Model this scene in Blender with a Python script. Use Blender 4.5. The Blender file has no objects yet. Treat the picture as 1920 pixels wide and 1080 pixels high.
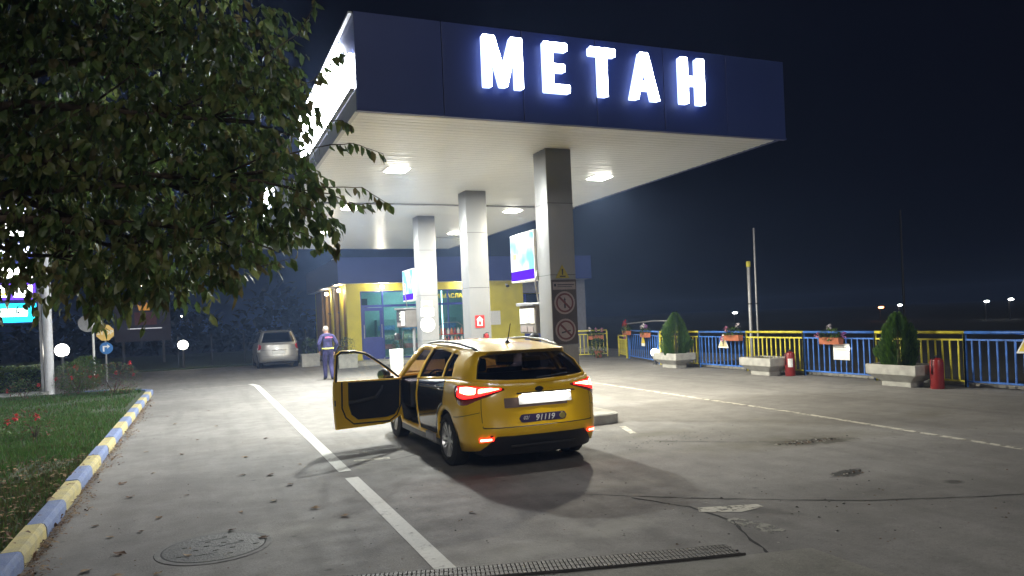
import bpy, bmesh, math, random
from math import sin, cos, pi, radians, sqrt, atan2
from mathutils import Vector, Matrix

random.seed(7)
HAZE = 0.0021
scene = bpy.context.scene
COL = scene.collection

# ------------------------------------------------------------------ camera
CAM_H = 1.75
ROLL, YAW, FPX = radians(2.4), radians(22.7), 1400.0
cam_data = bpy.data.cameras.new('camera')
cam_data.sensor_width = 36.0
cam_data.lens = FPX / 1920.0 * 36.0
cam_data.shift_y = 55.5 / 1920.0
cam_data.clip_start = 0.05
cam_data.clip_end = 2000.0
cam = bpy.data.objects.new('camera', cam_data)
COL.objects.link(cam)
_r = Vector((cos(YAW), -sin(YAW), 0)); _f = Vector((sin(YAW), cos(YAW), 0)); _u = Vector((0, 0, 1))
_ex = _r * cos(ROLL) - _u * sin(ROLL); _ey = _r * sin(ROLL) + _u * cos(ROLL); _ez = -_f
cam.matrix_world = Matrix(((_ex.x, _ey.x, _ez.x, 0), (_ex.y, _ey.y, _ez.y, 0), (_ex.z, _ey.z, _ez.z, CAM_H), (0, 0, 0, 1)))
scene.camera = cam

# ------------------------------------------------------------------ night sky
world = bpy.data.worlds.new('World')
scene.world = world
world.use_nodes = True
wn = world.node_tree.nodes; wl = world.node_tree.links
bg = wn['Background']
sky = wn.new('ShaderNodeTexSky'); sky.sky_type = 'NISHITA'; sky.sun_disc = False
sky.sun_elevation = radians(-6.0); sky.sun_rotation = radians(200)
mixs = wn.new('ShaderNodeMix'); mixs.data_type = 'RGBA'; mixs.blend_type = 'ADD'
mixs.inputs[0].default_value = 1.0
mixs.inputs[7].default_value = (0.009, 0.011, 0.024, 1)
wl.new(sky.outputs[0], mixs.inputs[6]); wl.new(mixs.outputs[2], bg.inputs[0])
bg.inputs[1].default_value = 0.10

# faint fill sun added behind the camera to brighten taxi tail, tree and lawn
FILL_AZ, FILL_EL = radians(196), radians(27)
sky.sun_rotation = FILL_AZ
sun_d = bpy.data.lights.new('fill_sun', 'SUN'); sun_d.energy = 0.30; sun_d.angle = radians(14); sun_d.color = (1.0, .96, .90)
sun = bpy.data.objects.new('fill_sun', sun_d); COL.objects.link(sun)
_sd = Vector((sin(FILL_AZ) * cos(FILL_EL), cos(FILL_AZ) * cos(FILL_EL), sin(FILL_EL)))
sun.rotation_euler = _sd.to_track_quat('Z', 'Y').to_euler(); sun.location = (0, 0, 30)

# ------------------------------------------------------------------ exposure / render
vs = scene.view_settings
vs.view_transform = 'Standard'; vs.look = 'None'; vs.exposure = 1.3; vs.gamma = 1.0
scene.render.engine = 'CYCLES'
scene.cycles.use_denoising = True
scene.cycles.use_adaptive_sampling = True; scene.cycles.adaptive_threshold = 0.03
scene.cycles.max_bounces = 6; scene.cycles.diffuse_bounces = 3; scene.cycles.glossy_bounces = 3; scene.cycles.transmission_bounces = 4; scene.cycles.volume_bounces = 0
scene.cycles.transparent_max_bounces = 10
scene.cycles.sample_clamp_indirect = 6.0

# ------------------------------------------------------------------ materials
MATS = {}
def mat(name, col, rough=0.6, metal=0.0, var=0.0, scale=8.0, bump=0.0, bscale=60.0, coat=0.0, col2=None, spec=0.5, trans=0.0, emit=0.0, ecol=None):
    if name in MATS: return MATS[name]
    m = bpy.data.materials.new(name); m.use_nodes = True
    nt = m.node_tree; b = nt.nodes['Principled BSDF']
    c = tuple(col) + (1,)
    b.inputs['Base Color'].default_value = c
    b.inputs['Roughness'].default_value = rough
    b.inputs['Metallic'].default_value = metal
    b.inputs['Coat Weight'].default_value = coat
    b.inputs['Specular IOR Level'].default_value = spec
    if trans: b.inputs['Transmission Weight'].default_value = trans
    if emit:
        b.inputs['Emission Color'].default_value = tuple(ecol or col) + (1,)
        b.inputs['Emission Strength'].default_value = emit
    if var or col2:
        tc = nt.nodes.new('ShaderNodeTexCoord'); n = nt.nodes.new('ShaderNodeTexNoise')
        n.inputs['Scale'].default_value = scale; n.inputs['Detail'].default_value = 5
        nt.links.new(tc.outputs['Object'], n.inputs['Vector'])
        r = nt.nodes.new('ShaderNodeMapRange'); r.inputs[1].default_value = 0.32; r.inputs[2].default_value = 0.68
        nt.links.new(n.outputs[0], r.inputs[0])
        mx = nt.nodes.new('ShaderNodeMix'); mx.data_type = 'RGBA'
        nt.links.new(r.outputs[0], mx.inputs[0])
        if col2: mx.inputs[6].default_value = c; mx.inputs[7].default_value = tuple(col2) + (1,)
        else:
            mx.inputs[6].default_value = tuple(x * (1 - var) for x in col) + (1,)
            mx.inputs[7].default_value = tuple(min(1, x * (1 + var)) for x in col) + (1,)
        nt.links.new(mx.outputs[2], b.inputs['Base Color'])
        rr = nt.nodes.new('ShaderNodeMapRange'); rr.inputs[3].default_value = max(0.02, rough * 0.85); rr.inputs[4].default_value = min(1, rough * 1.15)
        nt.links.new(n.outputs[0], rr.inputs[0]); nt.links.new(rr.outputs[0], b.inputs['Roughness'])
    if bump:
        tc = nt.nodes.new('ShaderNodeTexCoord'); n = nt.nodes.new('ShaderNodeTexNoise')
        n.inputs['Scale'].default_value = bscale; n.inputs['Detail'].default_value = 6
        nt.links.new(tc.outputs['Object'], n.inputs['Vector'])
        bp = nt.nodes.new('ShaderNodeBump'); bp.inputs['Strength'].default_value = bump; bp.inputs['Distance'].default_value = 0.02
        nt.links.new(n.outputs[0], bp.inputs['Height']); nt.links.new(bp.outputs[0], b.inputs['Normal'])
    MATS[name] = m
    return m

def emission(name, col, strength):
    if name in MATS: return MATS[name]
    m = bpy.data.materials.new(name); m.use_nodes = True
    nt = m.node_tree; nt.nodes.clear()
    o = nt.nodes.new('ShaderNodeOutputMaterial'); e = nt.nodes.new('ShaderNodeEmission')
    e.inputs[0].default_value = tuple(col) + (1,); e.inputs[1].default_value = strength
    nt.links.new(e.outputs[0], o.inputs[0]); MATS[name] = m
    return m

def glassmat(name, tint, gloss=0.12, rough=0.02):
    if name in MATS: return MATS[name]
    m = bpy.data.materials.new(name); m.use_nodes = True
    nt = m.node_tree; nt.nodes.clear()
    o = nt.nodes.new('ShaderNodeOutputMaterial'); t = nt.nodes.new('ShaderNodeBsdfTransparent'); g = nt.nodes.new('ShaderNodeBsdfGlossy')
    t.inputs[0].default_value = tuple(tint) + (1,); g.inputs['Roughness'].default_value = rough
    fr = nt.nodes.new('ShaderNodeLayerWeight'); fr.inputs[0].default_value = 0.25
    mr = nt.nodes.new('ShaderNodeMapRange'); mr.inputs[3].default_value = gloss * 0.6; mr.inputs[4].default_value = 0.75
    nt.links.new(fr.outputs['Fresnel'], mr.inputs[0])
    mx = nt.nodes.new('ShaderNodeMixShader')
    nt.links.new(mr.outputs[0], mx.inputs[0]); nt.links.new(t.outputs[0], mx.inputs[1]); nt.links.new(g.outputs[0], mx.inputs[2])
    nt.links.new(mx.outputs[0], o.inputs[0]); MATS[name] = m
    return m

def leafmat(name, col, col2):
    m = bpy.data.materials.new(name); m.use_nodes = True
    nt = m.node_tree; nt.nodes.clear()
    o = nt.nodes.new('ShaderNodeOutputMaterial'); p = nt.nodes.new('ShaderNodeBsdfPrincipled'); t = nt.nodes.new('ShaderNodeBsdfTranslucent')
    p.inputs['Roughness'].default_value = 0.42
    tc = nt.nodes.new('ShaderNodeTexCoord'); n = nt.nodes.new('ShaderNodeTexNoise'); n.inputs['Scale'].default_value = 9; n.inputs['Detail'].default_value = 4
    nt.links.new(tc.outputs['Object'], n.inputs['Vector'])
    r = nt.nodes.new('ShaderNodeMapRange'); r.inputs[1].default_value = .35; r.inputs[2].default_value = .65
    nt.links.new(n.outputs[0], r.inputs[0])
    mx = nt.nodes.new('ShaderNodeMix'); mx.data_type = 'RGBA'; mx.inputs[6].default_value = tuple(col) + (1,); mx.inputs[7].default_value = tuple(col2) + (1,)
    nt.links.new(r.outputs[0], mx.inputs[0]); nt.links.new(mx.outputs[2], p.inputs['Base Color']); nt.links.new(mx.outputs[2], t.inputs[0])
    ms = nt.nodes.new('ShaderNodeMixShader'); ms.inputs[0].default_value = 0.48
    nt.links.new(p.outputs[0], ms.inputs[1]); nt.links.new(t.outputs[0], ms.inputs[2]); nt.links.new(ms.outputs[0], o.inputs[0])
    return m

M_blue = mat('blue_paint', (0.045, 0.15, 0.50), 0.45, var=0.35, scale=5, bump=0.08)
M_yel = mat('yellow_paint', (0.60, 0.53, 0.05), 0.45, var=0.3, scale=5, bump=0.08)
M_fascia = mat('navy_fascia', (0.024, 0.040, 0.15), 0.45, var=0.10, scale=0.8)
M_colgrey = mat('column_cladding', (0.212, 0.215, 0.220), 0.45, var=0.06, scale=1.5)
M_white = mat('white_enamel', (0.75, 0.75, 0.73), 0.4, var=0.05)
M_soffit = mat('soffit_metal', (0.60, 0.62, 0.63), 0.30, metal=0.15, var=0.05, scale=0.7)
M_conc = mat('concrete', (0.36, 0.35, 0.32), 0.9, var=0.18, scale=6, bump=0.35, bscale=40)
M_dark = mat('dark_plastic', (0.02, 0.02, 0.022), 0.5, var=0.15)
M_black = mat('black_rubber', (0.012, 0.012, 0.012), 0.7, var=0.2, bump=0.1)
M_grey = mat('grey_metal', (0.35, 0.35, 0.36), 0.4, metal=0.6, var=0.1)
M_red = mat('red_enamel', (0.24, 0.015, 0.015), 0.35, var=0.12, coat=0.3)
M_pot = mat('terracotta', (0.42, 0.13, 0.06), 0.8, var=0.15)
M_soil = mat('soil', (0.05, 0.035, 0.022), 1.0, var=0.4, scale=30, bump=0.6)
M_bark = mat('bark', (0.07, 0.05, 0.035), 0.95, var=0.4, scale=14, bump=0.8, bscale=25)
M_sgn_y = mat('sign_yellow', (0.65, 0.5, 0.05), 0.5, var=0.08)
M_sgn_w = mat('sign_white', (0.8, 0.8, 0.78), 0.5, var=0.03)
M_sgn_r = mat('sign_red', (0.5, 0.02, 0.02), 0.5, var=0.06)
M_ink = mat('sign_ink', (0.02, 0.02, 0.03), 0.6, var=0.1)
M_shopy = mat('shop_yellow_render', (0.62, 0.53, 0.05), 0.7, var=0.10, scale=2, bump=0.12, bscale=90)
M_frame = mat('blue_frame', (0.03, 0.045, 0.25), 0.4, var=0.1)
M_shopglass = glassmat('shop_glass', (0.72, 0.88, 0.88), 0.12)
M_carglass = glassmat('car_glass', (0.24, 0.21, 0.24), 0.16)
LEAVES = [leafmat('leaf_green', (0.085, 0.14, 0.04), (0.12, 0.18, 0.05)), leafmat('leaf_olive', (0.12, 0.15, 0.05), (0.16, 0.175, 0.055)),
          leafmat('leaf_rust', (0.12, 0.105, 0.045), (0.15, 0.125, 0.05)), leafmat('leaf_dark', (0.06, 0.10, 0.04), (0.085, 0.125, 0.05))]
M_thuja = [leafmat('thuja_light', (0.07, 0.15, 0.02), (0.10, 0.19, 0.03)), leafmat('thuja_dark', (0.035, 0.09, 0.02), (0.05, 0.11, 0.02))]

# ------------------------------------------------------------------ mesh helpers
class MB:
    def __init__(s): s.v = []; s.f = []; s.m = []
    def add(s, vs, fs, mi=0):
        o = len(s.v); s.v += [tuple(p) for p in vs]
        for f in fs: s.f.append(tuple(i + o for i in f)); s.m.append(mi)
        return s
    def box(s, x0, x1, y0, y1, z0, z1, mi=0, bev=0.0):
        if bev <= 0:
            vs = [(x, y, z) for z in (z0, z1) for y in (y0, y1) for x in (x0, x1)]
            return s.add(vs, [(0, 2, 3, 1), (4, 5, 7, 6), (0, 1, 5, 4), (2, 6, 7, 3), (0, 4, 6, 2), (1, 3, 7, 5)], mi)
        b = min(bev, (x1 - x0) * .49, (y1 - y0) * .49, (z1 - z0) * .49)
        bm = bmesh.new(); bmesh.ops.create_cube(bm, size=1)
        for v in bm.verts: v.co = Vector(((x0 + x1) / 2 + v.co.x * (x1 - x0), (y0 + y1) / 2 + v.co.y * (y1 - y0), (z0 + z1) / 2 + v.co.z * (z1 - z0)))
        bmesh.ops.bevel(bm, geom=bm.edges[:] + bm.verts[:], offset=b, segments=2, affect='EDGES', profile=0.5)
        bm.verts.index_update()
        s.add([v.co[:] for v in bm.verts], [[v.index for v in f.verts] for f in bm.faces], mi); bm.free()
        return s
    def prism(s, poly, a, b, axis='z', mi=0):
        # polygon extruded along an axis; poly pairs are the two other axes in order
        n = len(poly)
        def P(p, t): return {'z': (p[0], p[1], t), 'y': (p[0], t, p[1]), 'x': (t, p[0], p[1])}[axis]
        vs = [P(p, a) for p in poly] + [P(p, b) for p in poly]
        fs = [tuple(range(n))[::-1], tuple(range(n, 2 * n))] + [(i, (i + 1) % n, n + (i + 1) % n, n + i) for i in range(n)]
        return s.add(vs, fs, mi)
    def lathe(s, prof, seg=16, c=(0, 0, 0), axis='z', mi=0, cap=True):
        vs = []; fs = []
        for r, h in prof:
            for k in range(seg):
                a = 2 * pi * k / seg; p, q = r * cos(a), r * sin(a)
                vs.append({'z': (c[0] + p, c[1] + q, c[2] + h), 'x': (c[0] + h, c[1] + p, c[2] + q), 'y': (c[0] + p, c[1] + h, c[2] + q)}[axis])
        for j in range(len(prof) - 1):
            for k in range(seg):
                k2 = (k + 1) % seg; fs.append((j * seg + k, j * seg + k2, (j + 1) * seg + k2, (j + 1) * seg + k))
        if cap:
            fs.append(tuple(range(seg))[::-1]); fs.append(tuple((len(prof) - 1) * seg + k for k in range(seg)))
        return s.add(vs, fs, mi)
    def tube(s, pts, r, seg=8, mi=0):
        pts = [Vector(p) for p in pts]; rs = r if isinstance(r, (list, tuple)) else [r] * len(pts)
        vs = []; fs = []; up = Vector((0.13, 0.31, 0.94))
        for i, p in enumerate(pts):
            t = (pts[min(i + 1, len(pts) - 1)] - pts[max(i - 1, 0)]).normalized()
            a = t.cross(up)
            if a.length < 1e-3: a = t.cross(Vector((1, 0, 0)))
            a.normalize(); b = t.cross(a)
            for k in range(seg):
                w = 2 * pi * k / seg; vs.append(p + (a * cos(w) + b * sin(w)) * rs[i])
        for i in range(len(pts) - 1):
            for k in range(seg):
                k2 = (k + 1) % seg; fs.append((i * seg + k, i * seg + k2, (i + 1) * seg + k2, (i + 1) * seg + k))
        fs.append(tuple(range(seg))[::-1]); fs.append(tuple((len(pts) - 1) * seg + k for k in range(seg)))
        return s.add(vs, fs, mi)
    def sphere(s, c, r, seg=16, rings=10, mi=0, sc=(1, 1, 1)):
        prof = [(max(1e-4, r * sin(pi * i / rings)), -r * cos(pi * i / rings)) for i in range(rings + 1)]
        o = len(s.v); s.lathe(prof, seg, (0, 0, 0), 'z', mi)
        for i in range(o, len(s.v)):
            x, y, z = s.v[i]; s.v[i] = (c[0] + x * sc[0], c[1] + y * sc[1], c[2] + z * sc[2])
        return s
    def build(s, name, mats, parent=None, loc=None, smooth=False, rot=None):
        me = bpy.data.meshes.new(name); me.from_pydata(s.v, [], s.f)
        if not isinstance(mats, (list, tuple)): mats = [mats]
        for m in mats: me.materials.append(m)
        if len(mats) > 1: me.polygons.foreach_set('material_index', s.m)
        if smooth is True: me.polygons.foreach_set('use_smooth', [True] * len(me.polygons))
        elif smooth:
            me.polygons.foreach_set('use_smooth', [True] * len(me.polygons)); me.set_sharp_from_angle(angle=radians(smooth))
        me.update()
        o = bpy.data.objects.new(name, me); COL.objects.link(o)
        if parent: o.parent = parent
        if loc: o.location = loc
        if rot: o.rotation_euler = rot
        return o

def tag(o, label, cat, group=None):
    o['label'] = label; o['category'] = cat
    if group: o['group'] = group
    return o
def thing(name, label, cat, loc=(0, 0, 0), rz=0.0, group=None):
    o = bpy.data.objects.new(name, None); COL.objects.link(o); o.empty_display_size = 0.2
    o.location = loc; o.rotation_euler = (0, 0, rz)
    return tag(o, label, cat, group)
def struct(o): o['kind'] = 'structure'; return o
def stuff(o): o['kind'] = 'stuff'; return o
def link_copy(src, parent, loc=None, name=None):
    c = src.copy(); COL.objects.link(c); c.parent = parent
    if loc: c.location = loc
    return c
def copy_tree(o, parent=None):
    c = o.copy(); COL.objects.link(c); c.parent = parent
    for ch in [x for x in bpy.data.objects if x.parent == o]: copy_tree(ch, c)
    return c
def text_mesh(name, body, size, m, parent, loc, rot, extr=0.004, align='CENTER', shear=0.0, sx=1.0):
    cu = bpy.data.curves.new(name, 'FONT'); cu.body = body; cu.size = size; cu.extrude = extr; cu.align_x = align; cu.align_y = 'CENTER'; cu.shear = shear
    cu.resolution_u = 3; cu.offset = size * .012
    o = bpy.data.objects.new(name + '_src', cu); COL.objects.link(o)
    dg = bpy.context.evaluated_depsgraph_get()
    me = bpy.data.meshes.new_from_object(o.evaluated_get(dg))
    bpy.data.objects.remove(o, do_unlink=True)
    me.materials.clear(); me.materials.append(m); me.name = name
    ob = bpy.data.objects.new(name, me); COL.objects.link(ob); ob.parent = parent; ob.location = loc; ob.rotation_euler = rot; ob.scale = (sx, 1, 1)
    return ob
def point_light(name, loc, power, col, r, parent=None):
    l = bpy.data.lights.new(name, 'POINT'); l.energy = power; l.color = col; l.shadow_soft_size = r
    o = bpy.data.objects.new(name, l); COL.objects.link(o); o.location = loc
    if parent: o.parent = parent
    return o
def interp(tab, x):
    if x <= tab[0][0]: return tab[0][1]
    for (a, b), (c, d) in zip(tab, tab[1:]):
        if x <= c:
            t = (x - a) / (c - a); return b + (d - b) * t
    return tab[-1][1]
def sinterp(tab, x):
    # smooth (Catmull-Rom) interpolation of a table
    if x <= tab[0][0]: return tab[0][1]
    if x >= tab[-1][0]: return tab[-1][1]
    for i in range(len(tab) - 1):
        if tab[i][0] <= x <= tab[i + 1][0]: break
    x0, y0 = tab[i]; x1, y1 = tab[i + 1]; h = x1 - x0; t = (x - x0) / h
    m0 = (tab[i + 1][1] - tab[max(i - 1, 0)][1]) / (tab[i + 1][0] - tab[max(i - 1, 0)][0])
    j = min(i + 2, len(tab) - 1); m1 = (tab[j][1] - tab[i][1]) / (tab[j][0] - tab[i][0])
    return (2*t**3-3*t*t+1)*y0 + (t**3-2*t*t+t)*h*m0 + (-2*t**3+3*t*t)*y1 + (t**3-t*t)*h*m1

# ================================================================== SETTING
def asphalt(name, c1, c2, stains=(), tints=()):
    m = bpy.data.materials.new(name); m.use_nodes = True
    nt = m.node_tree; L = nt.links.new; b = nt.nodes['Principled BSDF']; b.inputs['Roughness'].default_value = 0.8
    b.inputs['Specular IOR Level'].default_value = 0.35
    tc = nt.nodes.new('ShaderNodeTexCoord')
    def noise(scale, det=6, rough=.6):
        n = nt.nodes.new('ShaderNodeTexNoise'); n.inputs['Scale'].default_value = scale; n.inputs['Detail'].default_value = det; n.inputs['Roughness'].default_value = rough
        L(tc.outputs['Object'], n.inputs['Vector']); return n
    def mr(src, a, bb, c=0., d=1.):
        r = nt.nodes.new('ShaderNodeMapRange'); r.inputs[1].default_value = a; r.inputs[2].default_value = bb; r.inputs[3].default_value = c; r.inputs[4].default_value = d
        L(src, r.inputs[0]); return r.outputs[0]
    def mix(fac, a, bcol, mode='MIX'):
        x = nt.nodes.new('ShaderNodeMix'); x.data_type = 'RGBA'; x.blend_type = mode
        if hasattr(fac, 'links'): L(fac, x.inputs[0])
        else: x.inputs[0].default_value = fac
        for i, q in ((6, a), (7, bcol)):
            if hasattr(q, 'links'): L(q, x.inputs[i])
            else: x.inputs[i].default_value = tuple(q) + (1,)
        return x.outputs[2]
    ns2 = noise(2.2, 7, .65); ns5 = noise(7.0, 6, .65)
    n1 = noise(0.45, 6, .62); n2 = noise(3.0, 6); n3 = noise(90, 3); n4 = noise(420, 2); nb = noise(1.1, 9, .7)
    col = mix(mr(n1.outputs[0], .36, .64), c1, c2)
    col = mix(mr(n2.outputs[0], .4, .7, 0, .35), col, tuple(x * .7 for x in c1))
    col = mix(mr(n3.outputs[0], .45, .75, 0, .45), col, tuple(x * .55 for x in c1))
    col = mix(mr(n4.outputs[0], .6, .78, 0, .5), col, tuple(min(1, x * 1.7) for x in c2))
    n5 = noise(22, 6, .7); n6 = noise(55, 4, .6)
    col = mix(mr(n5.outputs[0], .50, .72, 0, .40), col, tuple(x * .45 for x in c1))
    col = mix(mr(n6.outputs[0], .58, .72, 0, .45), col, tuple(min(1, x * 1.45) for x in c2))
    mps = nt.nodes.new('ShaderNodeMapping'); mps.inputs['Scale'].default_value = (3.2, .22, 1); L(tc.outputs['Object'], mps.inputs['Vector'])
    ns_ = nt.nodes.new('ShaderNodeTexNoise'); ns_.inputs['Scale'].default_value = 1.0; ns_.inputs['Detail'].default_value = 7; L(mps.outputs[0], ns_.inputs['Vector'])
    col = mix(mr(ns_.outputs[0], .50, .70, 0, .30), col, tuple(x * .5 for x in c1))
    vo = nt.nodes.new('ShaderNodeTexVoronoi'); vo.inputs['Scale'].default_value = 1.7; vo.inputs['Randomness'].default_value = 1; L(tc.outputs['Object'], vo.inputs['Vector'])
    sp_ = nt.nodes.new('ShaderNodeMath'); sp_.operation = 'MULTIPLY_ADD'; L(n5.outputs[0], sp_.inputs[0]); sp_.inputs[1].default_value = .12; L(vo.outputs['Distance'], sp_.inputs[2])
    col = mix(mr(sp_.outputs[0], .125, .085, 0, .55), col, tuple(x * .3 for x in c1))
    for (x, y, rx, ry, ang, sc_col, amt, edge) in stains:
        mp = nt.nodes.new('ShaderNodeMapping'); mp.vector_type = 'TEXTURE'
        mp.inputs['Location'].default_value = (x, y, 0); mp.inputs['Rotation'].default_value = (0, 0, ang); mp.inputs['Scale'].default_value = (rx, ry, 50)
        L(tc.outputs['Object'], mp.inputs['Vector'])
        ln = nt.nodes.new('ShaderNodeVectorMath'); ln.operation = 'LENGTH'; L(mp.outputs[0], ln.inputs[0])
        ad = nt.nodes.new('ShaderNodeMath'); ad.operation = 'MULTIPLY_ADD'; L((ns2 if max(rx, ry) > .8 else ns5).outputs[0], ad.inputs[0]); ad.inputs[1].default_value = 1.4; L(ln.outputs['Value'], ad.inputs[2])
        col = mix(mr(ad.outputs[0], 1.7, 1.7 - edge, 0, amt), col, sc_col)
    L(col, b.inputs['Base Color'])
    bp = nt.nodes.new('ShaderNodeBump'); bp.inputs['Strength'].default_value = .55; bp.inputs['Distance'].default_value = .008
    L(n6.outputs[0], bp.inputs['Height'])
    bp2 = nt.nodes.new('ShaderNodeBump'); bp2.inputs['Strength'].default_value = .2; bp2.inputs['Distance'].default_value = .010
    L(nb.outputs[0], bp2.inputs['Height']); L(bp.outputs[0], bp2.inputs['Normal']); L(bp2.outputs[0], b.inputs['Normal'])
    L(mr(n2.outputs[0], .3, .7, .72, .92), b.inputs['Roughness'])
    return m
dk = (0.03, 0.028, 0.025); lt = (0.30, 0.29, 0.26); br = (0.10, 0.09, 0.065)
M_asph = asphalt('forecourt_asphalt', (0.162, 0.153, 0.145), (0.240, 0.229, 0.216), [
    (7.2, 7.38, .62, .24, -.2, dk, 1.0, .35), (6.9, 7.55, 1.9, .55, -.1, br, .75, .8), (6.1, 5.8, .27, .14, .3, dk, 1.0, .3),
    (7.9, 8.6, 2.6, 1.2, .2, br, .45, 1.0), (3.6, 6.75, 1.3, .28, -.28, lt, .5, .7), (3.1, 5.35, .5, .25, .2, lt, .55, .6),
    (2.1, 5.15, .6, .3, .2, lt, .45, .8), (4.35, 5.2, .5, .13, -1.0, (0.09, .085, .08), .75, .6),
    (0.9, 6.75, .7, .35, .1, lt, .4, .8), (5.5, 4.9, 1.4, .8, .3, (0.075, .07, .062), .6, 1.1), (7.2, 4.4, 1.6, 1.0, -.3, (0.06, .055, .05), .6, 1.2),
    (-0.6, 8.6, 1.5, 3.0, 0, (0.12, .10, .085), .4, 1.2), (2.7, 14.5, .7, 4, 0, (0.09, .085, .08), .35, 1.0), (8.2, 15, .9, 5, 0, (0.10, .095, .085), .35, 1.0),
    (6.6, 5.0, .12, .09, 0, dk, .7, .5), (10.3, 8.2, .8, .4, .4, br, .5, .8), (5.9, 9.1, .9, .4, 0, br, .55, .8), (4.9, 8.0, .6, .3, .4, br, .35, .8)])
M_ground = mat('dark_earth', (0.018, 0.018, 0.014), 1.0, var=0.4, scale=0.6, bump=0.4, bscale=4)
M_lawn = mat('lawn_soil', (0.035, 0.05, 0.018), 1.0, var=0.4, scale=5, bump=0.6, bscale=30)

def sheet(name, x0, x1, y0, y1, z, m, nx=1, ny=1):
    b = MB(); vs = [(x0 + (x1 - x0) * i / nx, y0 + (y1 - y0) * j / ny, z) for j in range(ny + 1) for i in range(nx + 1)]
    b.add(vs, [(j * (nx + 1) + i, j * (nx + 1) + i + 1, (j + 1) * (nx + 1) + i + 1, (j + 1) * (nx + 1) + i) for j in range(ny) for i in range(nx)])
    return struct(b.build(name, m))
ground = sheet('ground', -400, 400, -60, 500, -0.05, M_ground)
forecourt = sheet('forecourt', -40, 14.6, -10, 37.4, 0.0, M_asph)
# the strip of the yard beyond the railing on the stairs side
yard = MB().box(14.6, 19.0, 20.9, 37.4, -0.06, -0.004).build('yard', M_asph); struct(yard)
lawn = MB()
lawn.prism([(-1.44, -6), (-1.44, 23.6), (-1.7, 24.4), (-2.3, 24.9), (-40, 24.9), (-40, -6)], 0.0, 0.10)
lawn = struct(lawn.build('lawn', M_lawn))
verge = MB().prism([(-60, 37.4), (4.6, 37.4), (4.6, 60), (-60, 60)], -0.04, 0.07).build('verge', M_lawn); struct(verge)
M_path = mat('path_slab', (0.22, 0.22, 0.2), 0.9, var=0.15, bump=0.3)
path = struct(MB().box(-14, -4.25, 24.95, 26.1, 0.0, 0.12).build('path', M_path))
# grass blades
def grass(name, regions, n, hmin, hmax, parent=None):
    b = MB(); mats = [leafmat(name + '_a', (0.042, 0.10, 0.018), (0.062, 0.125, 0.022)), leafmat(name + '_b', (0.07, 0.07, 0.025), (0.09, 0.08, 0.03))]
    tot = sum(r[4] for r in regions)
    for (x0, x1, y0, y1, w) in regions:
        for _ in range(int(n * w / tot)):
            x = random.uniform(x0, x1); y = random.uniform(y0, y1)
            patch = sin(x * 1.3 + 2 * sin(y * .7)) + sin(y * 1.1 + 1.7 * sin(x * .9))
            if patch < -0.9 and random.random() < .75: continue
            near = x > -2.2 and y < 11.5
            if near and random.random() < .45: continue
            h = random.uniform(hmin, hmax) * (0.7 if near else 1); a = random.uniform(0, 2 * pi); l = random.uniform(-.6, .6) * h; wd = .006 + y * .0004
            dx, dy = cos(a) * wd, sin(a) * wd
            b.add([(x - dx, y - dy, .1), (x + dx, y + dy, .1), (x + dy * l * 60 + l * cos(a + 1), y + l * sin(a + 1), .1 + h)], [(0, 1, 2)], 1 if (near and random.random() < .6) or random.random() < .18 else 0)
    o = b.build(name, mats, parent)
    return o
g = grass('grass', [(-2.6, -1.47, 6, 13, 4), (-6.5, -1.47, 10, 18, 5), (-8, -1.6, 17, 24.3, 3)], 70000, .035, .085)
tag(stuff(g), 'short green lawn grass beside the striped kerb', 'grass')

# striped kerb: one painted stone after another
kerb = thing('kerb', 'blue and yellow striped concrete kerb along the lawn', 'kerb', (0, 0, 0))
kerb['kind'] = 'structure'; del kerb['category']
M_kb = mat('kerb_blue', (0.12, 0.17, 0.34), 0.85, var=0.3, scale=9, bump=0.4, col2=(0.19, 0.23, 0.36))
M_ky = mat('kerb_yellow', (0.50, 0.42, 0.17), 0.85, scale=8, bump=0.4, col2=(0.36, 0.32, 0.19))
ks = [MB().prism([(-1.45, -.05), (-1.296, -.05), (-1.30, .09), (-1.315, .125), (-1.335, .135), (-1.45, .135)], .006, .945, 'y').build('kerb_stone', m, kerb) for m in (M_kb, M_ky)]
yy = -1.0; i = 0; first = [True, True]
bounds = [-0.9, .05, 1.0, 1.95, 2.9, 3.85, 4.8, 5.75, 6.7, 7.6, 8.6, 9.65, 10.6, 11.5, 12.4, 13.35, 14.5, 15.5, 16.4, 17.3, 18.25, 19.2, 20.1, 21.0, 21.9, 22.8, 23.7]
for i in range(len(bounds) - 1):
    k = (i + 1) % 2   # 6.7 to 7.6 blue
    o = ks[k] if first[k] else link_copy(ks[k], kerb); first[k] = False
    o.location = (random.uniform(-.004, .004), bounds[i], random.uniform(-.006, .004)); o.scale = (1, (bounds[i + 1] - bounds[i]) / .95, 1)
    o.rotation_euler = (0, 0, random.uniform(-.004, .004))
for j, (ang, px, py) in enumerate([(.5, -1.45, 23.72), (1.05, -1.82, 24.42), (1.5, -2.55, 24.85)]):
    o = link_copy(ks[j % 2], kerb); o.location = (px, py, 0); o.rotation_euler = (0, 0, ang); o.scale = (1, .8, 1)
    o.location = Vector((px, py, 0)) - Matrix.Rotation(ang, 3, 'Z') @ Vector((-1.38, 0, 0))

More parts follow.
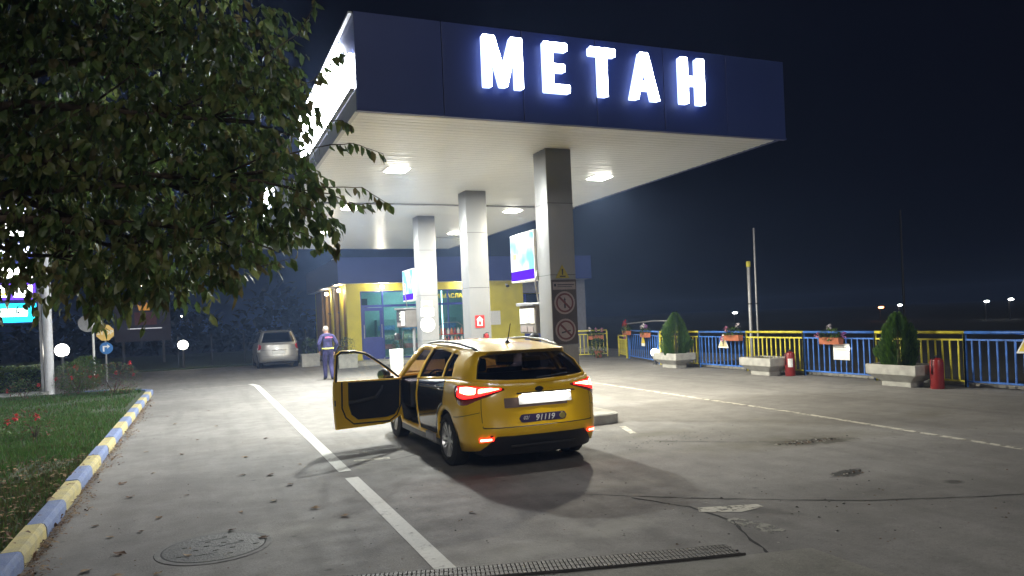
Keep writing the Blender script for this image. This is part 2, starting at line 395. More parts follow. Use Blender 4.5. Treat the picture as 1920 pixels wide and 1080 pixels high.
# painted lines, worn
def worn(name, paint, wear):
    m = bpy.data.materials.new(name); m.use_nodes = True
    nt = m.node_tree; b = nt.nodes['Principled BSDF']; b.inputs['Roughness'].default_value = .75
    tc = nt.nodes.new('ShaderNodeTexCoord')
    n = nt.nodes.new('ShaderNodeTexNoise'); n.inputs['Scale'].default_value = 7; n.inputs['Detail'].default_value = 9; n.inputs['Roughness'].default_value = .72
    nt.links.new(tc.outputs['Object'], n.inputs['Vector'])
    r = nt.nodes.new('ShaderNodeMapRange'); r.inputs[1].default_value = wear - .06; r.inputs[2].default_value = wear + .06
    nt.links.new(n.outputs[0], r.inputs[0])
    tr = nt.nodes.new('ShaderNodeBsdfTransparent'); mx = nt.nodes.new('ShaderNodeMixShader')
    n2 = nt.nodes.new('ShaderNodeTexNoise'); n2.inputs['Scale'].default_value = 25; nt.links.new(tc.outputs['Object'], n2.inputs['Vector'])
    mc = nt.nodes.new('ShaderNodeMix'); mc.data_type = 'RGBA'; mc.inputs[6].default_value = tuple(paint) + (1,); mc.inputs[7].default_value = tuple(x * .75 for x in paint) + (1,)
    nt.links.new(n2.outputs[0], mc.inputs[0]); nt.links.new(mc.outputs[2], b.inputs['Base Color'])
    out = nt.nodes['Material Output']
    nt.links.new(r.outputs[0], mx.inputs[0]); nt.links.new(tr.outputs[0], mx.inputs[1]); nt.links.new(b.outputs[0], mx.inputs[2]); nt.links.new(mx.outputs[0], out.inputs[0])
    return m
M_line = worn('worn_white_paint', (0.62, 0.61, 0.57), .36)
M_line2 = worn('faded_cream_paint', (0.56, 0.53, 0.45), .45)
def strip(name, pts, w, m, parent, z=.004):
    b = MB(); vs = []
    for i, p in enumerate(pts):
        a = Vector(pts[max(i - 1, 0)]); c = Vector(pts[min(i + 1, len(pts) - 1)]); t = (c - a).normalized(); nrm = Vector((-t.y, t.x))
        ww = w[i] if isinstance(w, list) else w
        q = Vector(p); vs += [(q.x + nrm.x * ww / 2, q.y + nrm.y * ww / 2, z), (q.x - nrm.x * ww / 2, q.y - nrm.y * ww / 2, z)]
    b.add(vs, [(2 * i + 1, 2 * i, 2 * i + 2, 2 * i + 3)[::-1] for i in range(len(pts) - 1)])
    return b.build(name, m, parent)
strip('lane_line', [(1.53, -4), (1.53, 8.6)], .15, M_line, forecourt)
strip('lane_line', [(1.53, 9.0), (1.53, 24.0), (1.40, 24.9)], .15, M_line, forecourt)
strip('cross_line', [(-1.2, 24.5), (1.4, 24.6)], .07, M_line2, forecourt)
strip('edge_line', [(8.45, 3), (8.62, 5.6), (8.93, 9.4), (9.21, 16.7), (9.35, 24)], .10, M_line2, forecourt)
strip('bay_mark', [(5.95, 10.0), (5.72, 9.3)], .10, M_line2, forecourt)
strip('bay_mark', [(5.0, 9.85), (5.5, 9.9)], .05, M_line2, forecourt)
strip('bay_mark', [(1.75, 9.6), (2.2, 9.55)], .12, M_line2, forecourt, .0045)
strip('arrow_mark', [(3.95, 5.42), (4.25, 5.28), (4.5, 5.26)], [.14, .22, .10], M_line2, forecourt)
strip('arrow_mark', [(3.98, 5.05), (4.06, 4.75), (4.08, 4.55)], [.16, .2, .16], worn('faint_paint', (.3, .29, .25), .5), forecourt)
# cracks and tar joints
M_crack = mat('crack_dark', (0.02, 0.019, 0.018), 1.0, var=.3)
def crack(pts, w, name='crack'):
    out = []; 
    for (a, b_) in zip(pts, pts[1:]):
        n = max(2, int((Vector(b_) - Vector(a)).length / .08))
        for k in range(n):
            t = k / n; out.append((a[0] + (b_[0] - a[0]) * t + random.gauss(0, .006), a[1] + (b_[1] - a[1]) * t + random.gauss(0, .006)))
    out.append(pts[-1])
    return strip(name, out, [w * random.uniform(.35, 1.3) for _ in out], M_crack, forecourt, .003)
crack([(3.4, 6.45), (3.75, 6.15), (4.2, 5.75), (4.75, 5.35), (5.4, 4.9), (6.3, 4.5), (7.4, 4.1)], .02)
crack([(3.7, 6.1), (3.95, 5.55), (3.98, 5.0), (3.8, 4.6), (3.68, 4.25), (3.5, 3.9)], .03)
crack([(5.6, 8.6), (6.4, 7.9), (6.9, 7.55), (7.5, 7.35)], .02)
crack([(1.7, 9.35), (2.2, 9.4), (2.6, 9.6)], .015)
# concrete apron repair around the drain
M_apron = asphalt('concrete_apron', (0.20, 0.19, 0.165), (0.27, 0.26, 0.225), [(2.2, 4.6, .6, .3, 0, dk, .4, .8), (3.4, 4.3, .5, .2, .3, lt, .5, .6)])
def drain_y(x): return 4.98 - .315 * (x - 1.3) + .02 * (x - 1.3) ** 2
ap = MB(); rim = []
for k in range(25):
    x = 1.0 + k * .125; rim.append((x, drain_y(x) - .12 - .0 * k))
low = [(4.0, 3.4), (1.0, 3.9)]
ap.prism(rim + low, -.02, .0035); ap.build('apron_patch', M_apron, forecourt)
# trench drain
drain = thing('trench_drain', 'iron trench drain grating crossing the near asphalt', 'drain', (0, 0, 0))
M_iron = mat('cast_iron', (0.085, 0.08, 0.075), .65, metal=.5, var=.3, bump=.3)
gut = MB()
xs = [0.6 + .1 * k for k in range(30)]
gut.add([(x, drain_y(x) - .11, .006) for x in xs] + [(x, drain_y(x) + .11, .006) for x in xs], [(i, i + 1, i + 31, i + 30) for i in range(29)])
gut.build('gutter', mat('gutter_dirt', (.075, .068, .06), 1.0, var=.4, scale=12), drain)
for s_ in (-1, 1):
    fr = MB(); fr.tube([(x, drain_y(x) + s_ * .115, .006) for x in xs], .012, 6); fr.build('edge_rail', M_iron, drain)
bar = MB().box(-.012, .012, -.105, .105, -.006, .012).build('grate_bar', M_iron, drain)
for k in range(96):
    x = .62 + .03 * k; o = bar if k == 0 else link_copy(bar, drain)
    o.location = (x, drain_y(x), .006); o.rotation_euler = (0, 0, atan2(-.315 + .04 * (x - 1.3), 1))
for s_ in (-.04, .04):
    MB().tube([(x, drain_y(x) + s_, .014) for x in xs], .006, 5).build('cross_rod', M_iron, drain)
# manhole cover
mh = thing('manhole_cover', 'round iron manhole cover set in the asphalt lane', 'manhole cover', (0.04, 6.5, 0))
M_mhl = mat('manhole_iron', (0.10, 0.098, 0.095), .7, metal=.3, var=.25, scale=10, bump=.5, bscale=50)
MB().lathe([(.385, .0), (.385, .007), (.37, .009), (.0001, .009)], 48).build('lid', M_mhl, mh, smooth=20)
rg = MB(); rg.lathe([(.395, .0), (.395, .005), (.44, .005), (.445, .0)], 48, cap=False); rg.build('rim', mat('manhole_rim', (.13, .125, .12), .8, var=.3, scale=12), mh)
rg = MB(); rg.lathe([(.384, .0), (.384, .0055), (.396, .0055)], 48, cap=False); rg.build('joint', M_crack, mh)
for (a, b_) in (((-.12, .2), (.1, .215)), ((-.15, -.2), (.02, -.185)), ((.0, .0), (.22, .02))):
    strip('slot', [a, b_], .016, M_crack, mh, .0105)
for k in range(14):
    a = k * 2.4; r_ = .06 + .02 * k; MB().box(-.02, .02, -.02, .02, .008, .0125).build('stud', M_mhl, mh, (r_ * cos(a), r_ * sin(a), 0))

# ================================================================== CANOPY
CZ = 4.6; CX0, CX1, CY0, CY1 = 2.02, 9.25, 9.80, 28.4; FT = 5.87
canopy = thing('station_canopy', 'large flat canopy with navy fascia and pale ribbed ceiling', 'canopy', (0, 0, 0))
FW = .06
for k in range(6):
    xa = CX0 + (CX1 - CX0) * k / 6; xb = CX0 + (CX1 - CX0) * (k + 1) / 6 - (.012 if k < 5 else 0)
    fo = MB().box(xa, xb, CY0, CY0 + FW, CZ - .02, FT, bev=.006).build('fascia_panel', M_fascia, canopy); fo.location.y = random.uniform(-.003, .003)
MB().box(CX0 - .004, CX1 + .004, CY0 - .012, CY0 + FW + .01, CZ - .045, CZ - .0205).build('drip_edge', M_fascia, canopy)
MB().box(CX0, CX1, CY1 - FW, CY1, CZ - .02, FT).build('fascia', M_fascia, canopy)
M_fside = mat('pale_fascia', (0.40, 0.42, 0.46), 0.45, var=.08, scale=1.0)
fs = MB()
for k in range(13):
    a = CY0 + FW + .004 + k * 1.42; fs.box(CX0, CX0 + FW, a, min(a + 1.41, CY1 - FW - .004), CZ - .02, CZ + .255)
fs.build('fascia_skirt', M_fside, canopy)
MB().box(CX0 + .006, CX0 + FW, CY0 + FW + .004, CY1 - FW - .004, CZ + .27, FT).build('fascia', M_fascia, canopy)
MB().box(CX1 - FW, CX1, CY0 + FW + .004, CY1 - FW - .004, CZ - .02, FT).build('fascia', M_fascia, canopy)
MB().box(CX0 + FW, CX1 - FW, CY0 + FW, CY1 - FW, CZ + .06, FT - .15).build('roof_deck', mat('roof_deck', (.3, .3, .3), .8, var=.1), canopy)
# soffit slats: shallow convex boards running across
PW = .152
prof = [(.004, .0), (.010, -.009), (.04, -.0125), (.076, -.0138), (.112, -.0125), (.142, -.009), (.148, .0), (.148, .03), (.004, .03)]
slat = MB().prism(prof, CX0 + FW + .002, CX1 - FW - .002, 'x').build('soffit_slat', M_soffit, canopy, smooth=50)
ns = int((CY1 - CY0 - 2 * FW) / PW)
for k in range(ns):
    o = slat if k == 0 else link_copy(slat, canopy)
    o.location = (0, CY0 + FW + .003 + k * PW, CZ + random.uniform(-.0012, .0012)); o.rotation_euler = (random.uniform(-.006, .006), 0, random.uniform(-.0004, .0004))
MB().tube([(CX0 + .1, 17.35, CZ - .05), (CX1 - .1, 17.35, CZ - .05)], .022, 8).build('conduit', M_grey, canopy, smooth=True)
MB().tube([(7.0, 24.2, CZ - .05), (CX1 - .1, 24.2, CZ - .05)], .018, 8).build('conduit', M_grey, canopy, smooth=True)
# columns
CXC = 5.735; CW = .242; COLY = [11.38, 15.50, 19.42]; CDEP = .50
for y in COLY:
    c = MB(); c.box(CXC - CW, CXC + CW, y, y + CDEP, 0.14, CZ + .03, bev=.012)
    co = c.build('column', M_colgrey, canopy, smooth=40)
    for z in (1.22, 2.44, 3.66):
        j = MB(); e = .0015
        j.box(CXC - CW - e, CXC + CW + e, y - e, y + CDEP + e, z, z + .008); j.build('joint', M_dark, co)
# island
isl = MB(); R_ = .52; pts = []
for k in range(13):
    a = pi + pi * k / 12; ex = 2 / 3.2
    sx = math.copysign(abs(cos(a)) ** ex, cos(a)); sy = math.copysign(abs(sin(a)) ** ex, sin(a))
    pts.append((CXC + R_ * sx, 10.9 + R_ * sy))
for k in range(13):
    a = pi * k / 12; pts.append((CXC + R_ * cos(a), 22.2 + R_ * sin(a)))
isl.prism(pts, -.02, .14)
isl.prism([(CXC + (x - CXC) * .93, 16.5 + (y - 16.5) * .995) for x, y in pts], .14, .148)
io = isl.build('pump_island', M_conc); struct(io)

# channel letters on the front fascia
def lit_letter(name, polys, x0, w, parent, m):
    b = MB(); h = .725; z0 = 4.98; Y0, Y1 = CY0 - .14, CY0 - .05
    for poly in polys:
        b.prism([(x0 + p[0] * w, z0 + p[1] * h) for p in poly], Y0, Y1, 'y')
    bm = bmesh.new(); tmp = bpy.data.meshes.new('t'); tmp.from_pydata(b.v, [], b.f); bm.from_mesh(tmp)
    bmesh.ops.recalc_face_normals(bm, faces=bm.faces[:])
    me = bpy.data.meshes.new(name); bm.to_mesh(me); bm.free(); bpy.data.meshes.remove(tmp)
    me.materials.append(m); me.materials.append(M_lside)
    for p in me.polygons: p.material_index = 0 if p.normal.y < -.5 else 1
    o = bpy.data.objects.new(name, me); COL.objects.link(o); o.parent = parent
    return o
M_letter = emission('letter_light', (0.86, 0.91, 1.0), 15.0); M_lside = emission('letter_side', (0.45, 0.58, 1.0), 1.5)
sign = thing('illuminated_sign', 'glowing white МЕТАН channel letters on the navy canopy front', 'sign', (0, 0, 0))
def ch(p, c=.03):   # chamfer the convex corners of a rectangle-like polygon
    out = []; n = len(p)
    for i in range(n):
        a, b_, c_ = Vector(p[i - 1]), Vector(p[i]), Vector(p[(i + 1) % n])
        d1 = (a - b_); d2 = (c_ - b_); k1 = min(.4, c / max(d1.length, 1e-6)); k2 = min(.4, c / max(d2.length, 1e-6))
        out += [tuple(b_ + d1 * k1), tuple(b_ + d1 * k1 * .3 + d2 * k2 * .3), tuple(b_ + d2 * k2)]
    return out
Ml = [ch([(0, 0), (.20, 0), (.20, .62), (.22, .62), (.41, .02), (.59, .02), (.78, .62), (.80, .62), (.80, 0), (1, 0), (1, 1), (.70, 1), (.5, .42), (.30, 1), (0, 1)], .02)]
El = [ch([(0, 0), (1, 0), (1, .165), (.36, .165), (.36, .415), (.82, .415), (.82, .575), (.36, .575), (.36, .835), (.93, .835), (.93, 1), (0, 1)], .03)]
Tl = [ch([(.335, 0), (.665, 0), (.665, .83), (1, .83), (1, 1), (0, 1), (0, .83), (.335, .83)], .03)]
Al = [ch([(0, 0), (.27, 0), (.36, .21), (.64, .21), (.73, 0), (1, 0), (.66, 1), (.34, 1)], .03)]
Al = [ch([(0, 0), (.27, 0), (.47, .66), (.5, .74), (.5, 1), (.36, 1)], .02), ch([(1, 0), (.73, 0), (.53, .66), (.5, .74), (.5, 1), (.64, 1)], .02), [(.26, .21), (.74, .21), (.66, .40), (.34, .40)]]
Hl = [ch([(0, 0), (.32, 0), (.32, .41), (.68, .41), (.68, 0), (1, 0), (1, 1), (.68, 1), (.68, .60), (.32, .60), (.32, 1), (0, 1)], .03)]
for nm, pl, x0, x1 in (('letter', Ml, 3.77, 4.37), ('letter', El, 4.705, 5.115), ('letter', Tl, 5.455, 5.895), ('letter', Al, 6.14, 6.66), ('letter', Hl, 7.05, 7.51)):
    lit_letter(nm, pl, x0, x1 - x0, sign, M_letter)
# lit sign band on the side fascia
side = thing('side_lightbox', 'overexposed white light box sign along the canopy side behind leaves', 'light box', (0, 0, 0))
M_lb = emission('lightbox_white', (0.90, 0.95, 1.0), 16.0)
M_lbf = mat('lightbox_frame', (.5, .5, .52), .4, var=.05)
MB().box(CX0 - .05, CX0 - .006, 9.95, 15.2, CZ + .285, CZ + .76).build('panel', M_lb, side)
MB().prism([(10.5, CZ + .762), (15.2, CZ + .762), (15.2, FT - .05), (10.9, FT - .05)], CX0 - .05, CX0 - .006, 'x').build('panel', M_lb, side)
MB().box(CX0 - .05, CX0 - .006, 21.5, 25.6, CZ + .7, FT - .02).build('panel', M_lb, side)
MB().box(CX0 - .06, CX0 - .004, 9.9, 26, CZ + .258, CZ + .283).build('frame', M_lbf, side)
MB().box(CX0 - .05, CX0 - .002, CY0 + .1, 26, FT + .002, FT + .03).build('frame', M_lbf, side)

# ceiling lamps
M_diff = emission('lamp_diffuser', (1.0, 0.96, 0.84), 22.0)
LX = (3.49, 7.78); LY = (13.57, 18.25, 23.10)
wh = {0: 'left', 1: 'right'}; dp = {0: 'front', 1: 'middle', 2: 'back'}
LW = 270.0
for i, x in enumerate(LX):
    for j, y in enumerate(LY):
        t = thing('ceiling_lamp', 'square recessed lamp, %s row %s in the canopy ceiling' % (dp[j], wh[i]), 'lamp', (x, y, CZ), 0, 'canopy ceiling lamps')
        MB().box(-.24, .24, -.24, .24, -.022, -.012, bev=.004).build('frame', M_white, t)
        d = MB(); d.add([(-.2, -.2, -.024), (.2, -.2, -.024), (.2, .2, -.024), (-.2, .2, -.024), (-.15, -.15, -.05), (.15, -.15, -.05), (.15, .15, -.05), (-.15, .15, -.05)],
                        [(4, 7, 6, 5), (0, 4, 5, 1), (1, 5, 6, 2), (2, 6, 7, 3), (3, 7, 4, 0)])
        d.build('diffuser', M_diff, t)
        l = bpy.data.lights.new('lamp_light', 'AREA'); l.energy = LW; l.color = (1.0, .94, .76) if i else (.95, .98, .92); l.shape = 'DISK'; l.size = .28
        lo = bpy.data.objects.new('lamp_light', l); COL.objects.link(lo); lo.parent = t; lo.location = (0, 0, -.09)

# ---- things on the columns
FY = COLY[0] - .003
def disc(b, c, r, y0, y1, seg=28, mi=0):
    return b.lathe([(r, y0), (r, y1)], seg, (c[0], 0, c[1]), 'y', mi)
def ring(b, c, r0, r1, y0, y1, seg=32, mi=0):
    return b.lathe([(r0, y1), (r0, y0), (r1, y0), (r1, y1)], seg, (c[0], 0, c[1]), 'y', mi, cap=False)
M_board = mat('brown_board', (0.055, 0.045, 0.042), .6, var=.15, scale=4)
M_sgn_p = mat('sign_faded', (0.24, 0.20, 0.19), .6, var=.08, scale=6)
brd = thing('notice_board', 'dark brown notice board with prohibition signs on the nearest column', 'sign board', (CXC, FY, 0))
MB().box(-.236, .236, -.012, 0, 1.26, 2.36, bev=.004).build('board', M_board, brd)
t = MB(); t.prism([(-.15, 2.385), (.11, 2.385), (-.02, 2.61)], -.018, -.002, 'y'); t.build('warning_triangle', mat('faded_yellow', (.30, .25, .04), .6, var=.1), brd)
t = MB(); t.prism([(-.03, 2.44), (-.01, 2.44), (-.005, 2.54), (-.035, 2.54)], -.0205, -.019, 'y'); t.box(-.075, .035, -.0205, -.019, 2.405, 2.425); t.build('triangle_mark', M_ink, brd)
t = MB(); t.box(-.21, .215, -.018, -.012, 2.19, 2.32); t.build('notice_plate', M_sgn_p, brd)
t = MB(); t.box(-.13, .19, -.0195, -.0182, 2.265, 2.28); t.box(-.13, .15, -.0195, -.0182, 2.235, 2.245); t.box(-.19, -.15, -.0195, -.0182, 2.245, 2.29); t.build('lettering', M_ink, brd)
for n_, cz in enumerate((1.965, 1.50)):
    t = MB(); disc(t, (0, cz), .195, -.018, -.012); o = t.build('prohibition_sign', M_sgn_p, brd)
    t = MB(); ring(t, (0, cz), .135, .165, -.0205, -.0182)
    q = .105
    t.add([(-q - .012, -.0203, cz + q - .012 - .0), (-q + .012, -.0203, cz + q + .012), (q + .012, -.0203, cz - q + .012), (q - .012, -.0203, cz - q - .012)], [(0, 1, 2, 3)])
    t.build('red_ring', mat('dull_red', (.10, .03, .03), .6, var=.15), o)
    t = MB()
    if n_ == 0: t.box(-.015, .015, -.0196, -.0186, cz - .09, cz + .04); t.prism([(-.02, cz + .045), (.02, cz + .045), (0, cz + .095)], -.0196, -.0186, 'y')
    else: t.prism([(-.08, cz - .055), (.09, cz - .02), (.09, cz), (-.08, cz - .03)], -.0196, -.0186, 'y')
    t.build('pictogram', M_ink, o)
MB().box(-.236, .236, -.008, 0, .72, 1.245, bev=.003).build('kick_panel', mat('grey_panel', (.22, .21, .2), .55, var=.08), brd)
# cables at the column edge
tag(MB().tube([(5.99, 11.5, .95), (6.04, 11.46, .8), (6.055, 11.46, .55), (6.03, 11.5, .3), (6.0, 11.55, .15)], .016, 8).build('hose', M_black, smooth=True), 'black hose hanging down the right edge of the nearest column', 'hose')

def small(name, label, cat, parts):
    t = thing(name, label, cat); 
    for nm, b, m in parts: b.build(nm, m, t)
    return t
F1 = COLY[2] - .003
p1 = thing('column_notices', 'yellow plate, white plate and round white sign on the far column', 'sign', (0, F1, 0))
MB().box(5.50, 5.82, -.01, 0, 2.12, 2.30).build('yellow_plate', mat('pale_yellow', (.7, .68, .4), .5, var=.04), p1)
t = MB(); t.box(5.53, 5.7, -.012, -.0105, 2.16, 2.175); t.box(5.53, 5.79, -.012, -.0105, 2.135, 2.145); t.box(5.72, 5.76, -.012, -.0105, 2.22, 2.25); t.build('lettering', M_ink, p1)
MB().box(5.48, 5.84, -.01, 0, 1.88, 2.105).build('white_plate', M_sgn_w, p1)
t = MB(); disc(t, (5.655, 1.655), .205, -.012, 0); t.build('round_sign', M_sgn_w, p1)
t = MB(); t.box(5.63, 5.68, -.0135, -.0122, 1.60, 1.625); t.build('lettering', M_sgn_p, p1)
F2 = COLY[1] - .003
p2 = thing('fire_notice', 'small red and white fire extinguisher notice on the middle column', 'sign', (0, F2, 0))
MB().box(5.60, 5.815, -.01, 0, 1.56, 1.83).build('red_plate', M_sgn_r, p2)
t = MB(); t.box(5.645, 5.77, -.012, -.0102, 1.60, 1.72); t.prism([(5.62, 1.73), (5.79, 1.73), (5.705, 1.81)], -.012, -.0102, 'y'); t.build('pictogram', M_sgn_w, p2)
t = MB(); t.box(5.68, 5.735, -.014, -.0122, 1.62, 1.7); t.build('symbol', M_sgn_r, p2)
def extinguisher(label, loc, h, r, sticker=True, group=None):
    t = thing('fire_extinguisher', label, 'extinguisher', loc, 0, group)
    MB().lathe([(r * .96, 0), (r, .012), (r, h * .84), (r * .86, h * .9), (r * .45, h * .945), (r * .3, h * .955)], 20).build('cylinder', M_red, t, smooth=35)
    v = MB(); v.lathe([(r * .28, h * .95), (r * .28, h * 1.0), (r * .2, h * 1.02)], 10); v.box(-.012, r * 1.0, -.012, .012, h * .99, h * 1.03); v.build('valve', M_dark, t)
    MB().tube([(-r * .25, 0, h * .97), (-r * 1.1, 0, h * .9), (-r * 1.16, 0, h * .7), (-r * 1.1, 0, h * .45)], .011, 6).build('hose', M_black, t, smooth=True)
    if sticker:
        s = MB(); vs = []
        for k in range(7):
            a = radians(205 + 9 * k); vs += [((r + .002) * cos(a), (r + .002) * sin(a), h * .35), ((r + .002) * cos(a), (r + .002) * sin(a), h * .68)]
        s.add(vs, [(2 * k, 2 * k + 2, 2 * k + 3, 2 * k + 1) for k in range(6)]); s.build('label', M_sgn_w, t)
    return t
extinguisher('small red extinguisher hanging at the middle column under the fire notice', (5.80, 15.36, 1.10), .34, .055, False)
bx_ = thing('planter_trough', 'dark wooden trough sign standing before the middle column', 'trough', (5.47, 15.2, 0))
MB().box(-.22, .22, -.09, .09, 1.22, 1.34, bev=.01).build('trough', mat('dark_wood', (.10, .07, .05), .8, var=.25), bx_)
MB().box(-.19, -.16, -.03, .03, .14, 1.22).build('leg', M_dark, bx_); MB().box(.16, .19, -.03, .03, .14, 1.22).build('leg', M_dark, bx_)

# lit pump signs behind columns
M_sky = bpy.data.materials.new('lightbox_sky'); M_sky.use_nodes = True
_n = M_sky.node_tree; _n.nodes.clear(); _o = _n.nodes.new('ShaderNodeOutputMaterial'); _e = _n.nodes.new('ShaderNodeEmission'); _e.inputs[1].default_value = 0.75
_t = _n.nodes.new('ShaderNodeTexCoord'); _s = _n.nodes.new('ShaderNodeTexNoise'); _s.inputs['Scale'].default_value = 1.7
_m = _n.nodes.new('ShaderNodeMix'); _m.data_type = 'RGBA'; _m.inputs[6].default_value = (.25, .62, 1, 1); _m.inputs[7].default_value = (.9, .98, 1, 1)
_k = _n.nodes.new('ShaderNodeMapRange'); _k.inputs[1].default_value = .38; _k.inputs[2].default_value = .55
_n.links.new(_t.outputs['Object'], _s.inputs['Vector']); _n.links.new(_s.outputs[0], _k.inputs[0]); _n.links.new(_k.outputs[0], _m.inputs[0]); _n.links.new(_m.outputs[2], _e.inputs[0]); _n.links.new(_e.outputs[0], _o.inputs[0])
M_pur = emission('lightbox_purple', (.10, .02, .60), .7)
def lightbox(label, y0, y1, z0, z1):
    t = thing('pump_lightbox', label, 'light box', (5.45, 0, 0), 0, 'light boxes over the pumps')
    MB().box(.0, .24, y0, y1, z0, z1, bev=.012).build('case', M_white, t)
    MB().box(-.006, -.001, y0 + .025, y1 - .025, z0 + .205, z1 - .025).build('picture_panel', M_sky, t)
    MB().box(-.006, -.001, y0 + .025, y1 - .025, z0 + .03, z0 + .20).build('purple_band', M_pur, t)
    MB().box(-.008, -.0062, y1 - .30, y1 - .14, z0 + .42, z0 + .52).build('emblem', emission('emblem_orange', (1, .62, .2), 1.3), t)
    MB().box(.24, .33, y0 + .3, y0 + .36, z0 + .2, z1 - .2).build('bracket', M_grey, t)
lightbox('lit sky-blue light box with purple band behind the nearest column', 11.90, 12.98, 2.395, 3.28)
lightbox('small lit light box with purple band beside the far column', 19.95, 21.1, 2.335, 3.22)

# dispensers hung behind the columns
def dispenser(label, loc, w, two):
    t = thing('gas_dispenser', label, 'dispenser', loc, 0, 'gas dispensers on the island')
    MB().box(0, .42, 0, w, 0, .50, bev=.02).build('cabinet', mat('dispenser_grey', (.17, .155, .14), .5, var=.1), t)
    MB().box(-.012, .0, .04, w - .04, .18, .45, bev=.004).build('display_panel', M_sgn_w if not two else M_dark, t)
    for k in range(3):
        MB().box(-.018, -.0125, w * .35, w * .62, .20 + .085 * k, .25 + .085 * k).build('screen', mat('lcd', (.5, .52, .45), .3, var=.05) if k != 1 else mat('lcd_b', (.6, .62, .5), .3, var=.05), t)
    MB().box(-.010, .0, .10, w * .48, .03, .13).build('keypad', M_sgn_p, t); MB().box(-.010, .0, w * .52, w - .08, .03, .13).build('keypad', M_sgn_p, t)
    MB().prism([(-.02, .502), (w + .02, .502), (w + .02, .56), (-.02, .53)], -.05, .42, 'x').build('hood', M_grey, t)
    if two:
        MB().box(-.016, -.0125, .05, w * .46, .06, .46).build('white_panel', M_sgn_w, t); MB().box(-.016, -.0125, w * .52, w - .05, .16, .44).build('dark_screen', M_ink, t)
        MB().tube([(.25, .1, -.02), (.25, .1, -1.44)], .045, 10).build('pedestal', M_colgrey, t)
    MB().tube([(.05, -.02, .55), (.0, -.05, .9), (.02, -.1, 1.1)], .014, 6).build('hose_mast', M_grey, t, smooth=True)
    h = [(-.05, .1, -.1), (-.1, .05, -.4), (-.12, .1, -.9), (-.1, .3, -1.15), (-.06, .5, -.9), (-.04, .55, -.2)]
    if two: MB().tube(h, .018, 8).build('hose', M_black, t, smooth=True)
    MB().lathe([(.05, 0), (.085, .02), (.085, .16), (.04, .2)], 12, (-.12, -.18 if not two else .55, -.18 if not two else -.35), 'z').build('nozzle_holder', M_dark, t, smooth=40)
    return t
dispenser('grey gas dispenser with white display hung behind the nearest column', (5.45, 11.95, 1.45), .72, False)
dispenser('gas dispenser with dark screens and hose behind the far column', (5.22, 20.05, 1.60), 1.0, True)
bo = thing('white_bollard', 'slender white bollard beside the far dispenser', 'bollard', (4.74, 19.3, 0))
MB().prism([(-.13, 0), (.12, 0), (.16, 1.05), (-.17, 1.05)], -.09, .09, 'y').build('post', mat('bollard_white', (.8, .8, .78), .5, var=.04), bo)
MB().box(-.16, .15, -.11, .11, 0, .03).build('foot', M_grey, bo)

# ================================================================== SHOP
SY, SX0, SX1, SYB = 32.6, 5.9, 17.6, 42.0
shop = thing('station_shop', 'yellow and blue station shop with lit glass front', 'building', (0, 0, 0))
M_teal = mat('teal_wall', (0.22, 0.36, 0.36), .8, var=.08)
MB().box(5.75, 17.8, 30.9, SYB, -.02, .16).build('plinth', M_conc, shop)
MB().box(SX0, 6.5, SY, SY + .3, .16, 3.5).build('wall', M_shopy, shop)
MB().box(6.5, 11.95, SY + .01, SY + .3, 3.17, 3.5).build('wall', M_shopy, shop)
MB().box(11.95, 14.25, SY, SY + .3, .16, 3.5).build('wall', M_shopy, shop)
MB().box(14.25, SX1, SY + .01, SY + .3, 2.9, 3.5).build('wall', mat('shop_grey', (.2, .2, .23), .7, var=.1), shop)
MB().box(15.4, SX1, SY + .01, SY + .3, .16, 2.9).build('wall', MATS['shop_grey'], shop)
MB().box(SX0, SX1, SYB - .3, SYB, .16, 3.5).build('wall', M_shopy, shop)
MB().box(SX1 - .3, SX1, SY + .3, SYB - .3, .16, 3.5).build('wall', M_shopy, shop)
M_brown = mat('brown_pilaster', (.33, .20, .05), .7, var=.12, scale=2)
for (a, b_, m) in ((SY + .3, 33.4, M_brown), (33.85, 34.35, M_shopy), (35.5, 36.0, M_brown), (36.5, 36.9, M_shopy), (38.3, 38.9, M_brown), (39.6, SYB - .3, M_brown)):
    MB().box(SX0, SX0 + .3, a, b_, .16, 3.5).build('side_pilaster', m, shop)
MB().box(SX0 + .02, SX0 + .3, SY + .3, SYB - .3, .165, .8).build('side_dado', M_brown, shop)
M_dw = glassmat('dim_window', (.10, .09, .10), .2)
for (a, b_) in ((33.4, 33.85), (34.35, 35.5), (36.0, 36.5), (36.9, 38.3), (38.9, 39.6)):
    w = MB().box(SX0 + .12, SX0 + .14, a, b_, .8, 3.2).build('side_window', M_dw, shop)
    MB().box(SX0 + .10, SX0 + .16, a, b_, 2.3, 2.36).build('transom', M_dark, w)
    MB().box(SX0 + .08, SX0 + .3, a, b_, 3.2, 3.5).build('lintel', M_brown, shop)
# roof fascia
M_ffr = mat('shop_fascia_blue', (.04, .06, .24), .5, var=.1, scale=1)
for a, b_ in ((5.5, 8.5), (8.504, 11.5), (11.504, 14.5), (14.504, 17.75)):
    MB().box(a, b_, 32.15, 32.2, 3.5, 4.62).build('fascia_panel', M_ffr, shop)
MB().box(5.5, 5.55, 32.204, 42.3, 3.5, 4.62).build('fascia_panel', mat('fascia_brown', (.10, .075, .08), .5, var=.1), shop)
MB().box(17.7, 17.75, 32.204, 42.3, 3.5, 4.62).build('fascia_panel', M_ffr, shop)
MB().box(5.552, 17.698, 32.202, 42.3, 3.502, 3.54).build('eaves_soffit', M_white, shop)
MB().box(5.552, 17.698, 32.202, 42.3, 4.3, 4.4).build('roof', M_dark, shop)
MB().box(5.49, 5.56, 32.1, 33.6, 4.62, 4.66).build('roof_trim', M_white, shop)
